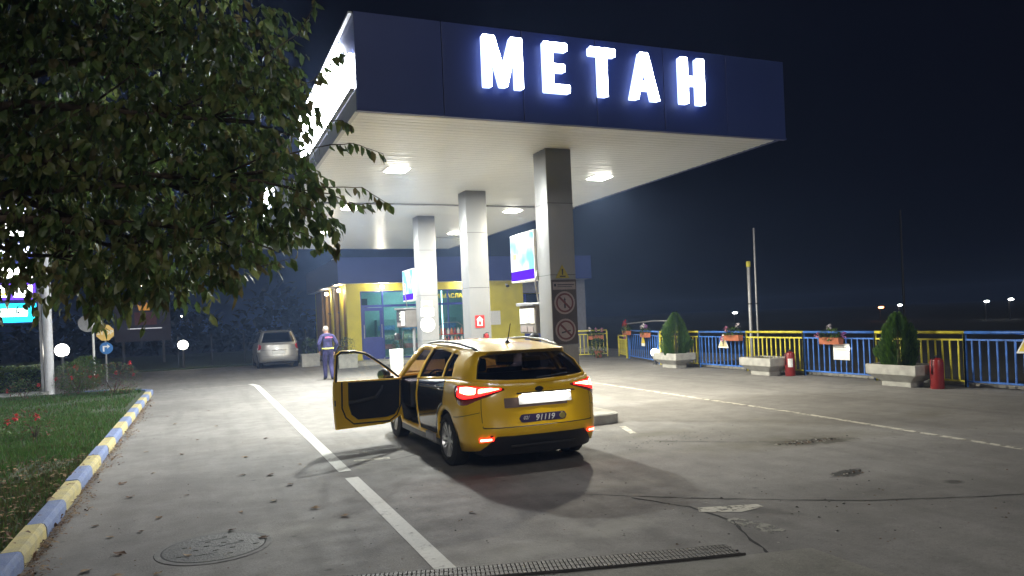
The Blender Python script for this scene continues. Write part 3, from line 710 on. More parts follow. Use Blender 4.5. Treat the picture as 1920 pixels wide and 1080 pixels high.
# glazing
gl = [(6.54, 7.47), (7.53, 9.2), (9.26, 10.5), (10.56, 11.9)]
for (a, b_) in gl:
    w = MB().box(a, b_, SY + .10, SY + .115, 2.56, 3.12).build('window_pane', M_shopglass, shop)
    if a > 7: MB().box(a, b_, SY + .10, SY + .115, .22, 2.46).build('window_pane', M_shopglass, shop)
fr = [(6.5, 11.95, 2.46, 2.56), (6.5, 11.95, 3.12, 3.17), (7.53, 11.95, .16, .22)]
for (a, b_, z0, z1) in fr: MB().box(a, b_, SY + .06, SY + .16, z0, z1).build('window_rail', M_frame, shop)
for a in (6.5, 7.47, 9.2, 10.5, 11.9):
    MB().box(a, a + .055, SY + .058, SY + .162, .222, 2.459).build('mullion', M_frame, shop); MB().box(a, a + .055, SY + .058, SY + .162, 2.561, 3.119).build('mullion', M_frame, shop)
door = MB(); door.box(6.56, 6.68, SY + .04, SY + .1, .18, 2.44); door.box(7.34, 7.46, SY + .04, SY + .1, .18, 2.44); door.box(6.68, 7.34, SY + .04, SY + .1, 2.3, 2.44); door.box(6.68, 7.34, SY + .04, SY + .1, .18, 1.15)
do = door.build('door', M_frame, shop); do['label'] = 'blue framed glass shop door'
MB().box(6.68, 7.34, SY + .065, SY + .075, 1.15, 2.3).build('pane', M_shopglass, do)
MB().tube([(6.62, SY - .02, 1.1), (6.62, SY - .02, 1.7)], .02, 8).build('handle', M_grey, do); MB().tube([(7.4, SY - .02, 1.1), (7.4, SY - .02, 1.7)], .02, 8).build('handle', M_grey, do)
d2 = MB(); d2.box(14.3, 14.42, SY + .04, SY + .1, .18, 2.85); d2.box(15.28, 15.4, SY + .04, SY + .1, .18, 2.85); d2.box(14.42, 15.28, SY + .04, SY + .1, 2.2, 2.4); d2.box(14.42, 15.28, SY + .04, SY + .1, .18, 1.2)
d2o = d2.build('door', M_frame, shop); MB().box(14.42, 15.28, SY + .065, SY + .075, 1.2, 2.85).build('pane', M_dw, d2o)
# interior
MB().box(SX0 + .31, 13.4, 36.0, 36.1, .16, 3.5).build('inner_wall', M_teal, shop)
MB().box(13.3, 13.4, SY + .31, 36.0, .16, 3.5).build('inner_wall', M_teal, shop)
MB().box(SX0 + .31, 13.3, SY + .31, 36.0, 3.40, 3.498).build('ceiling', M_white, shop)
MB().box(SX0 + .31, 13.3, SY + .31, 36.0, .161, .175).build('shop_floor', mat('tile_floor', (.3, .3, .28), .4, var=.1), shop)
MB().box(10.30, 10.34, SY + .35, SY + .39, .9, 3.2).build('light_tube', emission('tube_light', (.8, 1, .98), 2.5), shop)
for k, x in enumerate((7.8, 9.0, 10.9)):
    sh = MB(); sh.box(x, x + .9, 35.4, 35.9, .18, 1.9)
    so = sh.build('shelf_unit', mat('shelf_teal', (.15, .24, .24), .7, var=.15), shop)
    for q in range(3): MB().box(x + .05, x + .85, 35.32, 35.4, .5 + q * .45, .72 + q * .45).build('goods', mat('goods_%d' % q, ((.4, .1, .08), (.4, .38, .3), (.1, .2, .4))[q], .6, var=.5, scale=20), so)
MB().box(7.0, 7.45, 35.7, 35.95, 2.5, 2.95).build('wall_clock', M_dark, shop)
point_light('shop_light', (9.0, 34.4, 3.2), 75, (.82, 1.0, .97), .3, shop)
text_mesh('lettering', 'И МАСЛА', .27, mat('letter_yellow', (.75, .65, .03), .5, var=.03), shop, (10.60, SY + .092, 2.86), (pi / 2, 0, 0), .004, 'CENTER', 0, 1.0)
MB().box(12.55, 13.05, SY - .012, SY, 1.45, 2.1).build('poster', M_sgn_w, shop)
# wall lamps
def wall_lamp(label, loc, out, pw, col):
    t = thing('wall_lamp', label, 'lamp', loc, 0, 'wall lamps under the shop eaves')
    MB().box(-.05, .05, -.05, .05, .06, .12).build('bracket', M_dark, t)
    MB().sphere((0, 0, 0), .085, 14, 8).build('globe', emission('wall_lamp_%s' % ('w' if col[2] < .7 else 'c'), col, 22), t, smooth=True)
    point_light('lamp_light', (out[0] * .16, out[1] * .16, -.04), pw, col, .08, t)
wall_lamp('bright wall lamp above the blue shop door', (7.45, SY - .16, 3.34), (0, -1), 26, (1, .93, .75))
wall_lamp('bright wall lamp on the yellow band at the shop middle', (11.3, SY - .16, 3.34), (0, -1), 20, (1, .93, .75))
wall_lamp('bright lamp on the shop side wall near its front corner', (SX0 - .14, 33.6, 3.28), (-1, 0), 24, (1, .85, .55))
wall_lamp('bright lamp on the shop side wall further back', (SX0 - .14, 37.1, 3.28), (-1, 0), 20, (1, .85, .55))
cam_t = thing('security_camera', 'small security camera on the yellow shop wall under the eaves', 'camera', (13.4, SY, 3.3))
MB().box(-.04, .04, -.1, 0, -.02, .06).build('mount', M_white, cam_t); MB().lathe([(.05, -.3), (.055, -.12), (.05, -.1)], 12, (0, 0, -.06), 'y').build('housing', M_dark, cam_t)
# goods rack in front of the shop
rk = thing('oil_rack', 'red wire rack of oil bottles before the shop window', 'rack', (9.95, 30.6, .16))
for z in (.25, .62, .98): MB().box(-.55, .55, -.18, .18, z, z + .03).build('shelf', M_sgn_r, rk)
for x in (-.54, .54):
    for y in (-.17, .17): MB().box(x - .012, x + .012, y - .012, y + .012, 0, 1.32).build('post', M_grey, rk)
MB().tube([(-.54, 0, 1.32), (-.3, 0, 1.5), (.3, 0, 1.5), (.54, 0, 1.32)], .015, 6).build('top_hoop', M_grey, rk)
bt = MB().lathe([(.055, 0), (.06, .02), (.06, .16), (.025, .21), (.025, .25)], 8)
for j, z in enumerate((.28, .65, 1.01)):
    for k in range(7):
        o = tag(bt.build('oil_bottle', [M_red, mat('bottle_white', (.6, .6, .58), .4, var=.1), mat('bottle_orange', (.5, .16, .05), .4, var=.1)][(k + j) % 3], None, (9.95 - .45 + .15 * k, 30.55, .16 + z), smooth=40), '%s oil bottle on the %s shelf of the red rack before the shop' % (('red', 'white', 'orange')[(k + j) % 3], ('bottom', 'middle', 'top')[j]), 'bottle', 'oil bottles on the rack')

# ================================================================== PLANTS helpers
def leaf_poly(b, p, d, up, ln, wd, mi, curl=.25):
    d = d.normalized(); s = d.cross(up)
    if s.length < 1e-3: s = d.cross(Vector((1, 0, 0)))
    s.normalize(); n = s.cross(d)
    q = [p, p + d * ln * .35 + s * wd * .5 + n * wd * .15, p + d * ln * .7 + s * wd * .38 - n * ln * curl * .3, p + d * ln - n * ln * curl, p + d * ln * .7 - s * wd * .38 - n * ln * curl * .3, p + d * ln * .35 - s * wd * .5 + n * wd * .15, p + d * ln * .4, p + d * ln * .72 - n * ln * curl * .34]
    b.add([v[:] for v in q], [(0, 1, 6), (1, 2, 7, 6), (2, 3, 7), (7, 3, 4), (6, 7, 4, 5), (0, 6, 5)], mi)
def rvec():
    while True:
        v = Vector((random.uniform(-1, 1), random.uniform(-1, 1), random.uniform(-1, 1)))
        if .05 < v.length < 1: return v
def shrub(b, c, rx, ry, rz, n, ln, mats=2, flower=0):
    for _ in range(n):
        v = rvec(); v = v.normalized() * (v.length ** .4)
        p = Vector((c[0] + v.x * rx, c[1] + v.y * ry, c[2] + v.z * rz)); d = Vector((v.x, v.y, v.z * .6 + .25)) + rvec() * .7
        leaf_poly(b, p, d, Vector((0, 0, 1)), ln * random.uniform(.6, 1.2), ln * .5, random.randrange(mats))
M_fl = {'red': mat('petal_red', (.45, .02, .02), .6, var=.2), 'pink': mat('petal_pink', (.6, .25, .4), .6, var=.2), 'white': mat('petal_white', (.7, .65, .7), .6, var=.1), 'mauve': mat('petal_mauve', (.35, .12, .4), .6, var=.2)}
def bloom(b, c, r, n=16):
    for _ in range(n):
        v = rvec().normalized(); leaf_poly(b, Vector(c) + v * r * .3, v + Vector((0, 0, .3)), Vector((.2, .1, 1)), r, r * .8, 0, .3)

# ================================================================== RAILING
FX = 13.95; fence_y = [20.8, 18.72, 16.60, 14.46, 12.31, 10.18, 8.05, 5.9]
lab = ['yellow railing panel behind the tall thuja planter', 'blue railing panel carrying a warning triangle and a pink flower box', 'yellow railing panel behind the plantless concrete planter', 'blue railing panel with white notice and flower box',
       'yellow railing panel behind the large dark thuja', 'rightmost blue railing panel with a yellow triangle', 'yellow railing panel beyond the right edge']
def panel(label, loc, ln, m, rz, n=12, H=1.08):
    t = thing('railing_panel', label, 'railing', loc, rz, 'railing panels along the yard edge')
    # local: runs along -y
    for y in (0.03, -ln + .03): MB().box(-.025, .025, y - .05, y, 0, H - .03).build('post', m, t)
    MB().tube([(0, 0, H), (0, -ln, H)], .032, 8).build('top_rail', m, t, smooth=True)
    MB().box(-.02, .02, -ln + .03, -.02, H - .16, H - .125).build('rail', m, t); MB().box(-.02, .02, -ln + .03, -.02, .10, .135).build('rail', m, t)
    bal = MB().box(-.012, .012, -.014, .014, .136, H - .161).build('baluster', m, t)
    for k in range(n):
        o = bal if k == 0 else link_copy(bal, t); o.location = (0, -.02 - (ln - .05) * (k + .7) / (n + .4) + random.gauss(0, .004), 0); o.rotation_euler = (random.gauss(0, .006), random.gauss(0, .004), random.gauss(0, .1))
    return t
for k in range(6):
    panel(lab[k], (FX, fence_y[k], 0), fence_y[k] - fence_y[k + 1] - .004, (M_yel, M_blue)[k % 2], 0, 12)
kerbr = MB().box(14.2, 14.5, 3, 20.8, -.05, .05).build('retaining_kerb', M_conc); struct(kerbr)
def panel_between(label, a, b_, m, n, H=1.08):
    d = Vector((b_[0] - a[0], b_[1] - a[1])); ang = atan2(d.x, -d.y)
    return panel(label, (a[0], a[1], 0), d.length, m, ang, n, H)
panel_between('dull blue gate panel near the stairs with triangle sign', (15.08, 24.6), (13.97, 20.9), M_blue, 14)
panel_between('yellow railing end panel behind potted geraniums right of the column', (14.2, 27.2), (15.4, 26.8), M_yel, 7)
panel_between('yellow stair railing going down beside the gate', (15.7, 26.4), (15.1, 24.8), M_yel, 6, .85)
st = thing('stair_handrail', 'grey and yellow sloping handrail of the stairs behind the gate', 'handrail', (0, 0, 0))
MB().tube([(15.15, 24.9, 1.32), (15.2, 23.0, 1.42), (15.2, 21.6, 1.40), (15.2, 21.55, .3)], .03, 8).build('rail', M_grey, st, smooth=True)
MB().tube([(15.15, 24.9, 1.32), (15.15, 24.9, 0)], .03, 8).build('post', M_yel, st)
def tri_sign(label, loc, s, m=M_sgn_y):
    t = thing('warning_triangle', label, 'sign', loc, 0, 'warning triangles on the railing')
    MB().prism([(-s, 0), (s, 0), (0, s * 1.75)], -.012, .0, 'x').build('plate', M_sgn_w, t)
    MB().prism([(-s * .78, s * .16), (s * .78, s * .16), (0, s * 1.52)], -.015, -.0122, 'x').build('yellow_face', m, t)
    b = MB(); b.prism([(-.02, s * .45), (.02, s * .45), (.03, s * 1.0), (-.03, s * 1.0)], -.0165, -.0152, 'x'); b.prism([(-.02, s * .3), (.02, s * .3), (.02, s * .38), (-.02, s * .38)], -.0165, -.0152, 'x'); b.build('mark', M_ink, t)
tri_sign('pale warning triangle on the blue railing beside a pink flower box', (FX - .035, 17.54, .62), .235, mat('faded_cream', (.6, .5, .28), .5, var=.1))
tri_sign('yellow warning triangle at the far right railing', (FX - .035, 8.92, .70), .24)
t3 = thing('warning_triangle', 'small yellow warning triangle on the blue gate panel', 'sign', (14.36, 22.4, .66), radians(-17), 'warning triangles on the railing')
MB().prism([(-.22, 0), (.22, 0), (0, .38)], -.05, -.035, 'x').build('yellow_face', M_sgn_y, t3); MB().box(-.052, -.034, -.2, .2, -.10, 0).build('plate', M_sgn_w, t3)
nt_ = thing('white_notice', 'blank white notice board on the blue railing under a flower box', 'sign', (FX - .03, 13.25, .43))
MB().box(-.012, 0, -.24, .24, 0, .37).build('board', M_sgn_w, nt_)
MB().box(-.014, -.0122, -.18, .18, .28, .29).build('lettering', M_sgn_p, nt_); MB().box(-.014, -.0122, -.18, .12, .23, .24).build('lettering', M_sgn_p, nt_)
MB().box(-.03, .0, -.24, .24, .371, .385).build('bracket', M_grey, nt_)
# concrete planters
def planter(label, loc, big=1.0, dim=(.55, .58)):
    t = thing('concrete_planter', label, 'planter', loc, 0, 'concrete planters along the railing')
    a, c = dim; b = MB(); prof = [(.58, 0), (.58, .10), (1.0, .26), (1.0, .46), (.90, .46), (.86, .38)]
    o = []
    for s, z in prof:
        for (x, y) in ((-a, -c), (a, -c), (a, c), (-a, c)): o.append((x * s * (.9 if z < .2 else 1), y * s, z))
    fs = []
    for j in range(len(prof) - 1):
        for k in range(4): fs.append((j * 4 + k, j * 4 + (k + 1) % 4, (j + 1) * 4 + (k + 1) % 4, (j + 1) * 4 + k))
    fs.append((3, 2, 1, 0)); b.add(o, fs)
    po = b.build('trough', M_conc, t); bv = po.modifiers.new('b', 'BEVEL'); bv.width = .012; bv.segments = 2
    MB().box(-a * .9, a * .9, -c * .9, c * .9, .3, .40).build('soil', M_soil, t)
    return t
planter('concrete planter holding the tall light green thuja', (13.45, 19.35, 0), 1, (.36, .62))
planter('empty concrete planter before the yellow railing', (13.42, 15.28, 0), 1, (.36, .58))
planter('concrete planter with dark thuja at the right', (13.35, 11.15, 0), 1, (.36, .60))
def thuja(label, loc, h, r, n):
    t = thing('thuja_bush', label, 'shrub', loc)
    b = MB()
    for _ in range(n):
        z = random.random() ** 1.25; rr = r * (sin(pi * min(1, .2 + z * .8)) ** .7) * (1.0 - .22 * z) * (random.random() ** .22)
        a = random.uniform(0, 2 * pi); rr *= 1 + .18 * sin(3 * a + 9 * z + loc[1]) + .13 * sin(7 * a - 5 * z) + .08 * sin(13 * z + 2 * a)
        p = Vector((rr * cos(a), rr * sin(a), z * h)); d = Vector((cos(a) * .45, sin(a) * .45, 1)) + rvec() * .35
        leaf_poly(b, p, d, Vector((cos(a + 1.5), sin(a + 1.5), 0)) , random.uniform(.07, .14), .022, 0 if random.random() < .55 else 1, .1)
    for k in range(6):
        a = k * 1.05; 
        for q in range(60):
            z = .55 + q * .0065; rr = r * .45 * (1 - (z - .5) * 1.5); p = Vector((rr * cos(a), rr * sin(a), z * h)) + rvec() * .03
            leaf_poly(b, p, Vector((0, 0, 1)) + rvec() * .3, Vector((cos(a), sin(a), 0)), .12, .022, 0, .1)
    b.build('foliage', M_thuja, t)
    MB().tube([(0, 0, -.05), (.01, 0, h * .3), (0, .01, h * .7)], [.035, .03, .01], 7).build('stem', M_bark, t)
thuja('tall light green thuja in the planter left of the blue railing', (13.42, 19.18, .36), 1.25, .42, 6500)
thuja('dark thuja bush in the rightmost concrete planter', (13.35, 11.22, .36), 1.08, .36, 6000)
gp = MB()
for _ in range(240):
    x = random.uniform(-.28, .28); y = random.uniform(-.5, .5); leaf_poly(gp, Vector((x, y, 0)), Vector((random.uniform(-.4, .4), random.uniform(-.4, .4), 1)), Vector((1, 0, 0)), random.uniform(.04, .13), .012, 0, .3)
o = gp.build('dry_weeds', leafmat('dry_weed', (.16, .13, .06), (.11, .11, .04)), None, (13.42, 15.28, .39)); tag(o, 'sparse dry weeds in the empty concrete planter', 'plant'); 
extinguisher('red extinguisher with white label by the empty planter', (13.62, 14.62, 0), .64, .125)
extinguisher('dark red extinguisher right of the dark thuja planter', (13.35, 10.36, 0), .64, .125, False)
# flower boxes
def flower_box(label, loc, w, cols, n=160, rz=0):
    t = thing('flower_box', label, 'flower box', loc, rz, 'flower boxes on the railing')
    MB().prism([(-.07, 0), (.07, 0), (.09, .16), (-.09, .16)], -w / 2, w / 2, 'y').build('box', M_pot, t)
    b = MB(); shrub(b, (0, 0, .22), .14, w * .52, .13, n, .09); b.build('foliage', [LEAVES[0], M_thuja[0]], t)
    for (cn, y, z) in cols:
        f = MB(); bloom(f, (-.04, y, z), .075); f.build('bloom', M_fl[cn], t)
flower_box('terracotta flower box with pink geraniums on the blue railing', (FX - .12, 17.0, .84), .62, [('pink', .42, .06), ('pink', .22, .34), ('white', -.28, .42)])
flower_box('terracotta flower box with white bloom above the white notice', (FX - .12, 13.47, .80), .60, [('white', .02, .42), ('mauve', -.42, .22), ('pink', .38, .20)])
flower_box('terracotta flower box with mauve blooms on the gate panel', (14.15, 22.0, .88), .75, [('white', 0, .4), ('mauve', -.3, .36), ('white', .25, .36)], 200, radians(-17))
flower_box('flower box with large red geranium at the gate corner', (14.75, 24.2, .92), .7, [('red', .1, .42), ('red', .0, .5), ('red', -.12, .38), ('red', .2, .36), ('pink', .1, -.1)], 260, radians(-17))
flower_box('terracotta box of geraniums on the yellow end panel', (14.85, 26.75, .72), .6, [('pink', 0, .4), ('white', .25, .42), ('pink', -.25, .38)], 220, radians(70))
pg = thing('potted_geranium', 'bushy geranium in terracotta pot on the ground by the yellow end panel', 'potted plant', (14.75, 26.4, 0))
MB().lathe([(.12, 0), (.17, .26), (.18, .28), (.16, .28)], 14).build('pot', M_pot, pg); b = MB(); shrub(b, (-.1, -.1, .42), .34, .34, .34, 320, .12); b.build('foliage', [LEAVES[0], M_thuja[0]], pg)
# tall poles behind the railing
for nm, lb, x, y, h, r, cap in (('white_pipe', 'shorter pale vent pipe with yellow cap behind the railing', 16.0, 18.8, 3.2, .055, True), ('flag_pole', 'taller thin grey pole behind the railing', 16.05, 18.55, 4.25, .032, False)):
    t = thing(nm, lb, 'pole', (x, y, -.05)); MB().lathe([(r, 0), (r, h), (r * .7, h + .03)], 12).build('pipe', M_grey, t, smooth=40)
    if cap: MB().lathe([(r * 1.25, h - .12), (r * 1.25, h + .05), (r, h + .06)], 12).build('cap', M_yel, t, smooth=40)
    MB().lathe([(r * 1.2, 1.9), (r * 1.2, 1.94)], 12).build('clamp', M_dark, t)
tp = thing('mast', 'very faint thin mast far behind the dark thuja', 'mast', (37, 30.6, -.05)); MB().lathe([(.07, 0), (.05, 7.0)], 8).build('shaft', M_dark, tp)

# ================================================================== LEFT SIDE
def globe_lamp(label, loc, h, r, pw, kind='globe_lamp'):
    t = thing(kind, label, 'lamp', loc, 0, 'white globe lamps')
    MB().lathe([(.09, 0), (.05, .06), (.045, h - r * .8)], 12).build('post', M_dark, t, smooth=40)
    MB().lathe([(r * .5, h - r * .95), (r * .6, h - r * .75)], 12).build('collar', M_dark, t)
    MB().sphere((0, 0, h), r, 18, 12).build('globe', emission('globe_white', (1, .95, .8), 7), t, smooth=True)
globe_lamp('white globe lamp glowing behind the totem post by the hedge', (-4.15, 28.0, .1), 1.2, .21, 0)
globe_lamp('white globe lamp on a short post at the far lane edge', (-.75, 37.8, .07), 1.05, .22, 0)
globe_lamp('white globe lamp beside the blue gate panel', (13.85, 21.0, 0), .40, .13, 0)

# totem price sign
tot = thing('totem_sign', 'tall lit price totem with purple and cyan panels on white posts', 'sign', (0, 26.4, 0))
M_tp = mat('totem_white', (.62, .62, .64), .45, var=.08)
MB().lathe([(.13, 0), (.13, 6.4)], 20, (-4.27, 0, 0)).build('post', M_tp, tot, smooth=40)
MB().box(-4.48, -4.41, -.06, .06, .05, 6.3).build('edge_bar', M_grey, tot)
MB().lathe([(.13, 0), (.13, 6.4)], 20, (-7.6, 0, 0)).build('post', M_tp, tot, smooth=40)
MB().box(-7.4, -4.5, -.12, .12, 2.2, 6.3).build('cabinet', M_frame, tot)
def panel_em(nm, x0, x1, z0, z1, m): MB().box(x0, x1, -.135, -.122, z0, z1).build(nm, m, tot)
M_cy = emission('panel_cyan', (.02, .75, 1.0), 1.4); M_pw = emission('panel_white', (1, 1, 1), 5.0); M_pp = emission('panel_purple', (.16, .06, .8), .8); M_pye = emission('panel_yellow', (1, .85, .1), 2.5)
panel_em('cyan_panel', -7.35, -4.52, 2.23, 2.79, M_cy)
MB().box(-7.2, -4.75, -.142, -.136, 2.40, 2.64).build('cyan_glow', emission('panel_palecyan', (.75, 1, 1), 2.4), tot)
panel_em('purple_panel', -7.35, -4.52, 2.90, 3.40, M_pp)
MB().box(-5.10, -4.60, -.142, -.136, 2.98, 3.33).build('price_panel', M_pw, tot); MB().box(-7.2, -5.16, -.142, -.136, 2.98, 3.33).build('price_panel', M_pw, tot)
MB().box(-5.6, -5.2, -.146, -.1425, 3.02, 3.12).build('price_mark', M_pye, tot)
for k in range(4):
    z = 3.55 + k * .62
    MB().box(-7.3, -4.58, -.142, -.136, z, z + .42).build('price_panel', M_pw if k % 2 == 0 else emission('panel_lilac', (.7, .75, 1), 3.0), tot)
text_mesh('arrow_mark', '▾', .25, M_ink, tot, (-4.98, -.145, 2.5), (pi / 2, 0, 0), .001)

# traffic signs
sp = thing('stop_sign', 'amber-lit octagonal STOP sign with round blue arrow sign below', 'sign', (-3.10, 30.0, .05))
MB().lathe([(.03, 0), (.03, 2.0)], 10).build('post', M_grey, sp)
def ngon(n, r, a0=0): return [(r * cos(a0 + 2 * pi * k / n), r * sin(a0 + 2 * pi * k / n)) for k in range(n)]
MB().prism([(x, 1.77 + z) for x, z in ngon(8, .30, pi / 8)], -.05, -.035, 'y').build('octagon', mat('sign_amber_lit', (.75, .50, .14), .5, var=.05), sp)  # amber of the thrown-back light is put into the sign's colour
text_mesh('lettering', 'STOP', .22, M_sgn_w, sp, (0, -.056, 1.77), (pi / 2, 0, 0), .002)
t = MB(); disc(t, (0.02, 1.22), .21, -.05, -.035); t.build('blue_disc', mat('sign_blue', (.03, .16, .45), .5, var=.05), sp)
t = MB(); t.box(-.09, -.04, -.054, -.051, 1.10, 1.26); t.box(-.0899, .06, -.0545, -.0515, 1.255, 1.305); t.prism([(.05, 1.20), (.14, 1.28), (.05, 1.36)], -.054, -.051, 'y'); t.build('arrow', M_sgn_w, sp)
gs = thing('grey_sign', 'round grey sign seen from behind on a white post', 'sign', (-3.48, 30.0, .05))
MB().lathe([(.04, 0), (.04, 2.35)], 10).build('post', M_white, gs); t = MB(); disc(t, (-.16, 2.12), .30, .045, .06); t.build('disc', M_grey, gs)

# hedge and roses
def bush(name, label, cat, loc, rx, ry, rz, n, ln, mats, stems=True, group=None):
    t = thing(name, label, cat, loc, 0, group); b = MB(); shrub(b, (0, 0, rz * .9), rx, ry, rz, n, ln, len(mats)); b.build('foliage', mats, t)
    if stems: 
        s = MB()
        for k in range(5): a = k * 1.3; s.tube([(0, 0, 0), (rx * .3 * cos(a), ry * .3 * sin(a), rz * .8)], [.015, .008], 5)
        s.build('stem', M_bark, t)
    return t
M_hedge = [leafmat('hedge_a', (.06, .13, .02), (.09, .16, .03)), leafmat('hedge_b', (.09, .13, .02), (.12, .15, .03))]
hd = thing('box_hedge', 'clipped yellow-green hedge behind the totem post', 'hedge', (-6.6, 27.4, .1))
b = MB()
for _ in range(6500):
    x = random.uniform(-2.2, 2.2); y = random.uniform(-.5, .5); z = random.uniform(0, .72)
    if random.random() < .75:
        if random.random() < .5: y = -.5 + random.gauss(0, .04)
        else: z = .72 + random.gauss(0, .035)
    leaf_poly(b, Vector((x, y, z)), Vector((0, -.5, .5)) + rvec(), Vector((1, 0, .2)), .07, .045, random.randrange(2))
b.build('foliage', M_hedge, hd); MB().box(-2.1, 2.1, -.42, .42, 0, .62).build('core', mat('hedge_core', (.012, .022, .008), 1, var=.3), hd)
bush('green_shrub', 'loose green shrub beside the totem post', 'shrub', (-3.55, 26.6, .1), .75, .5, .45, 1600, .085, M_hedge)
bush('green_shrub', 'spiky pale shrub under the glowing globe lamp', 'shrub', (-3.5, 28.2, .1), .5, .4, .5, 900, .12, M_hedge)
M_rose = [LEAVES[0], LEAVES[3], leafmat('rose_red_leaf', (.13, .04, .025), (.17, .05, .03))]
def rose(label, loc, rx, rz, n, nb):
    t = bush('rose_bush', label, 'rose bush', loc, rx, rx * .7, rz, n, .06, M_rose, True, 'red rose bushes on the lawn')
    for k in range(nb):
        f = MB(); a = random.uniform(0, 2 * pi); bloom(f, (rx * .8 * cos(a), rx * .6 * sin(a) - .1, rz * random.uniform(1.0, 1.9)), .055, 14); f.build('rose', M_fl['red'], t)
rose('wide red rose bush near the far kerb end', (-2.25, 23.2, .1), .70, .46, 1500, 5)
rose('red rose bush left of the wide rose bush', (-3.2, 23.8, .1), .6, .42, 1200, 4)
rose('low rose bush with two red blooms on the near lawn', (-2.55, 14.3, .1), .30, .27, 260, 2)
rose('sparse rose bush at the left image edge', (-3.3, 14.9, .1), .34, .25, 260, 2)
rose('small rose bush before the totem post', (-4.4, 23.4, .1), .45, .28, 500, 2)

# billboard in the dark
bb = thing('dark_billboard', 'unlit dark billboard with an orange crown on top', 'billboard', (0, 46, 0))
MB().box(-4.3, -1.5, 0, .15, 1.3, 3.75).build('board', mat('billboard_dark', (.03, .02, .025), .7, var=.2), bb)
for x in (-3.9, -1.9): MB().box(x - .06, x + .06, .03, .12, 0, 1.3).build('post', M_dark, bb)
MB().prism([(-3.06, 3.0), (-2.5, 3.0), (-2.42, 3.38), (-2.58, 3.2), (-2.66, 3.46), (-2.78, 3.22), (-2.9, 3.46), (-2.98, 3.2), (-3.14, 3.38)], -.02, -.002, 'y').build('crown', mat('crown_orange', (.6, .28, .02), .6, var=.1, emit=.12, ecol=(1, .45, .05)), bb)  # printed crown with a faint glow put into its material
MB().box(-3.3, -2.2, -.012, -.002, 2.2, 2.9).build('red_panel', mat('billboard_red', (.12, .03, .02), .7, var=.2), bb)
MB().box(-3.65, -1.95, -.012, -.002, 1.98, 2.03).build('text_strip', mat('strip_glow', (.5, .5, .5), .5, emit=.25, ecol=(.8, .8, .9)), bb)  # white text line, given faint emission though the board is unlit
# distant lamps (posts with lit heads)
def far_lamp(label, x, y, z, r, col, s):
    t = thing('street_lamp', label, 'street lamp', (x, y, -.05), 0, 'distant street lamps')
    MB().lathe([(.07, 0), (.05, z)], 6).build('post', M_dark, t)
    MB().sphere((0, -.15, z), r, 10, 6, 0, (1.5, 1, .5)).build('lit_head', emission('far_%s' % label[:9].replace(' ', '_'), col, s), t, smooth=True)
    MB().tube([(0, 0, z), (0, -.15, z + .08)], .04, 6).build('arm', M_dark, t)
far_lamp('warm street lamp high above the dark billboard', -4.9, 82, 6.5, .22, (1, .75, .5), 12)
far_lamp('small white far lamp right of the billboard', -3.0, 100, 4.2, .16, (1, .9, .75), 9)
far_lamp('second tiny far lamp right of the billboard', -1.95, 98, 3.6, .14, (1, .9, .75), 9)
far_lamp('third tiny far lamp, lowest by the treeline', -1.3, 98, 3.4, .12, (1, .9, .75), 9)
far_lamp('tiny white lamp left of the tall poles', 60, 73.4, 1.25, .22, (1, 1, 1), 9)
far_lamp('orange-red far lamp above the white-bloom flower box', 60, 52.3, 1.30, .20, (1, .28, .1), 8)
far_lamp('white far lamp just right of the orange one', 60, 50.2, 1.45, .17, (1, 1, .95), 9)
far_lamp('white far lamp, left of the pair at far right', 60, 41.9, 1.5, .17, (1, 1, 1), 9)
far_lamp('white far lamp, rightmost of all', 60, 39.9, 1.6, .17, (1, 1, 1), 9)
fl = thing('flood_lamp', 'dazzling white flood lamp fixed at the far right railing', 'flood lamp', (14.05, 9.02, .96))
MB().box(-.02, .08, -.06, .06, -.1, -.02).build('bracket', M_dark, fl); MB().sphere((-.03, 0, 0), .052, 12, 8, 0, (.6, 1, 1)).build('bulb', emission('flood_white', (1, 1, 1), 14), fl, smooth=True)
sl = thing('notice_glint', 'small bright lamp at the corner of the white notice', 'lamp', (FX - .06, 13.02, .70))
MB().sphere((0, 0, 0), .03, 10, 8).build('bulb', emission('small_white', (1, .95, .85), 6), sl, smooth=True); MB().box(.03, .05, -.015, .015, -.03, .03).build('bracket', M_dark, sl)  # reflection on the notice drawn as a glowing bead, not a real bulb

# dark treeline far behind (reads as one mass)
b = MB(); M_far = leafmat('far_foliage', (.010, .015, .008), (.016, .021, .011))
for k in range(60):
    x = -34 + k * 1.1; y = 66 + 6 * sin(k * 1.7); h = 2.4 + 1.2 * sin(k * .9) + random.uniform(0, 1.0) + (1.5 if x > 4 else 0)
    for _ in range(70):
        v = rvec(); leaf_poly(b, Vector((x + v.x * 1.8, y + v.y, h * .5 + v.z * h * .5)), rvec(), Vector((0, 0, 1)), .9, .6, 0)
tag(stuff(b.build('treeline', M_far)), 'dark mass of trees far behind the lane', 'trees')
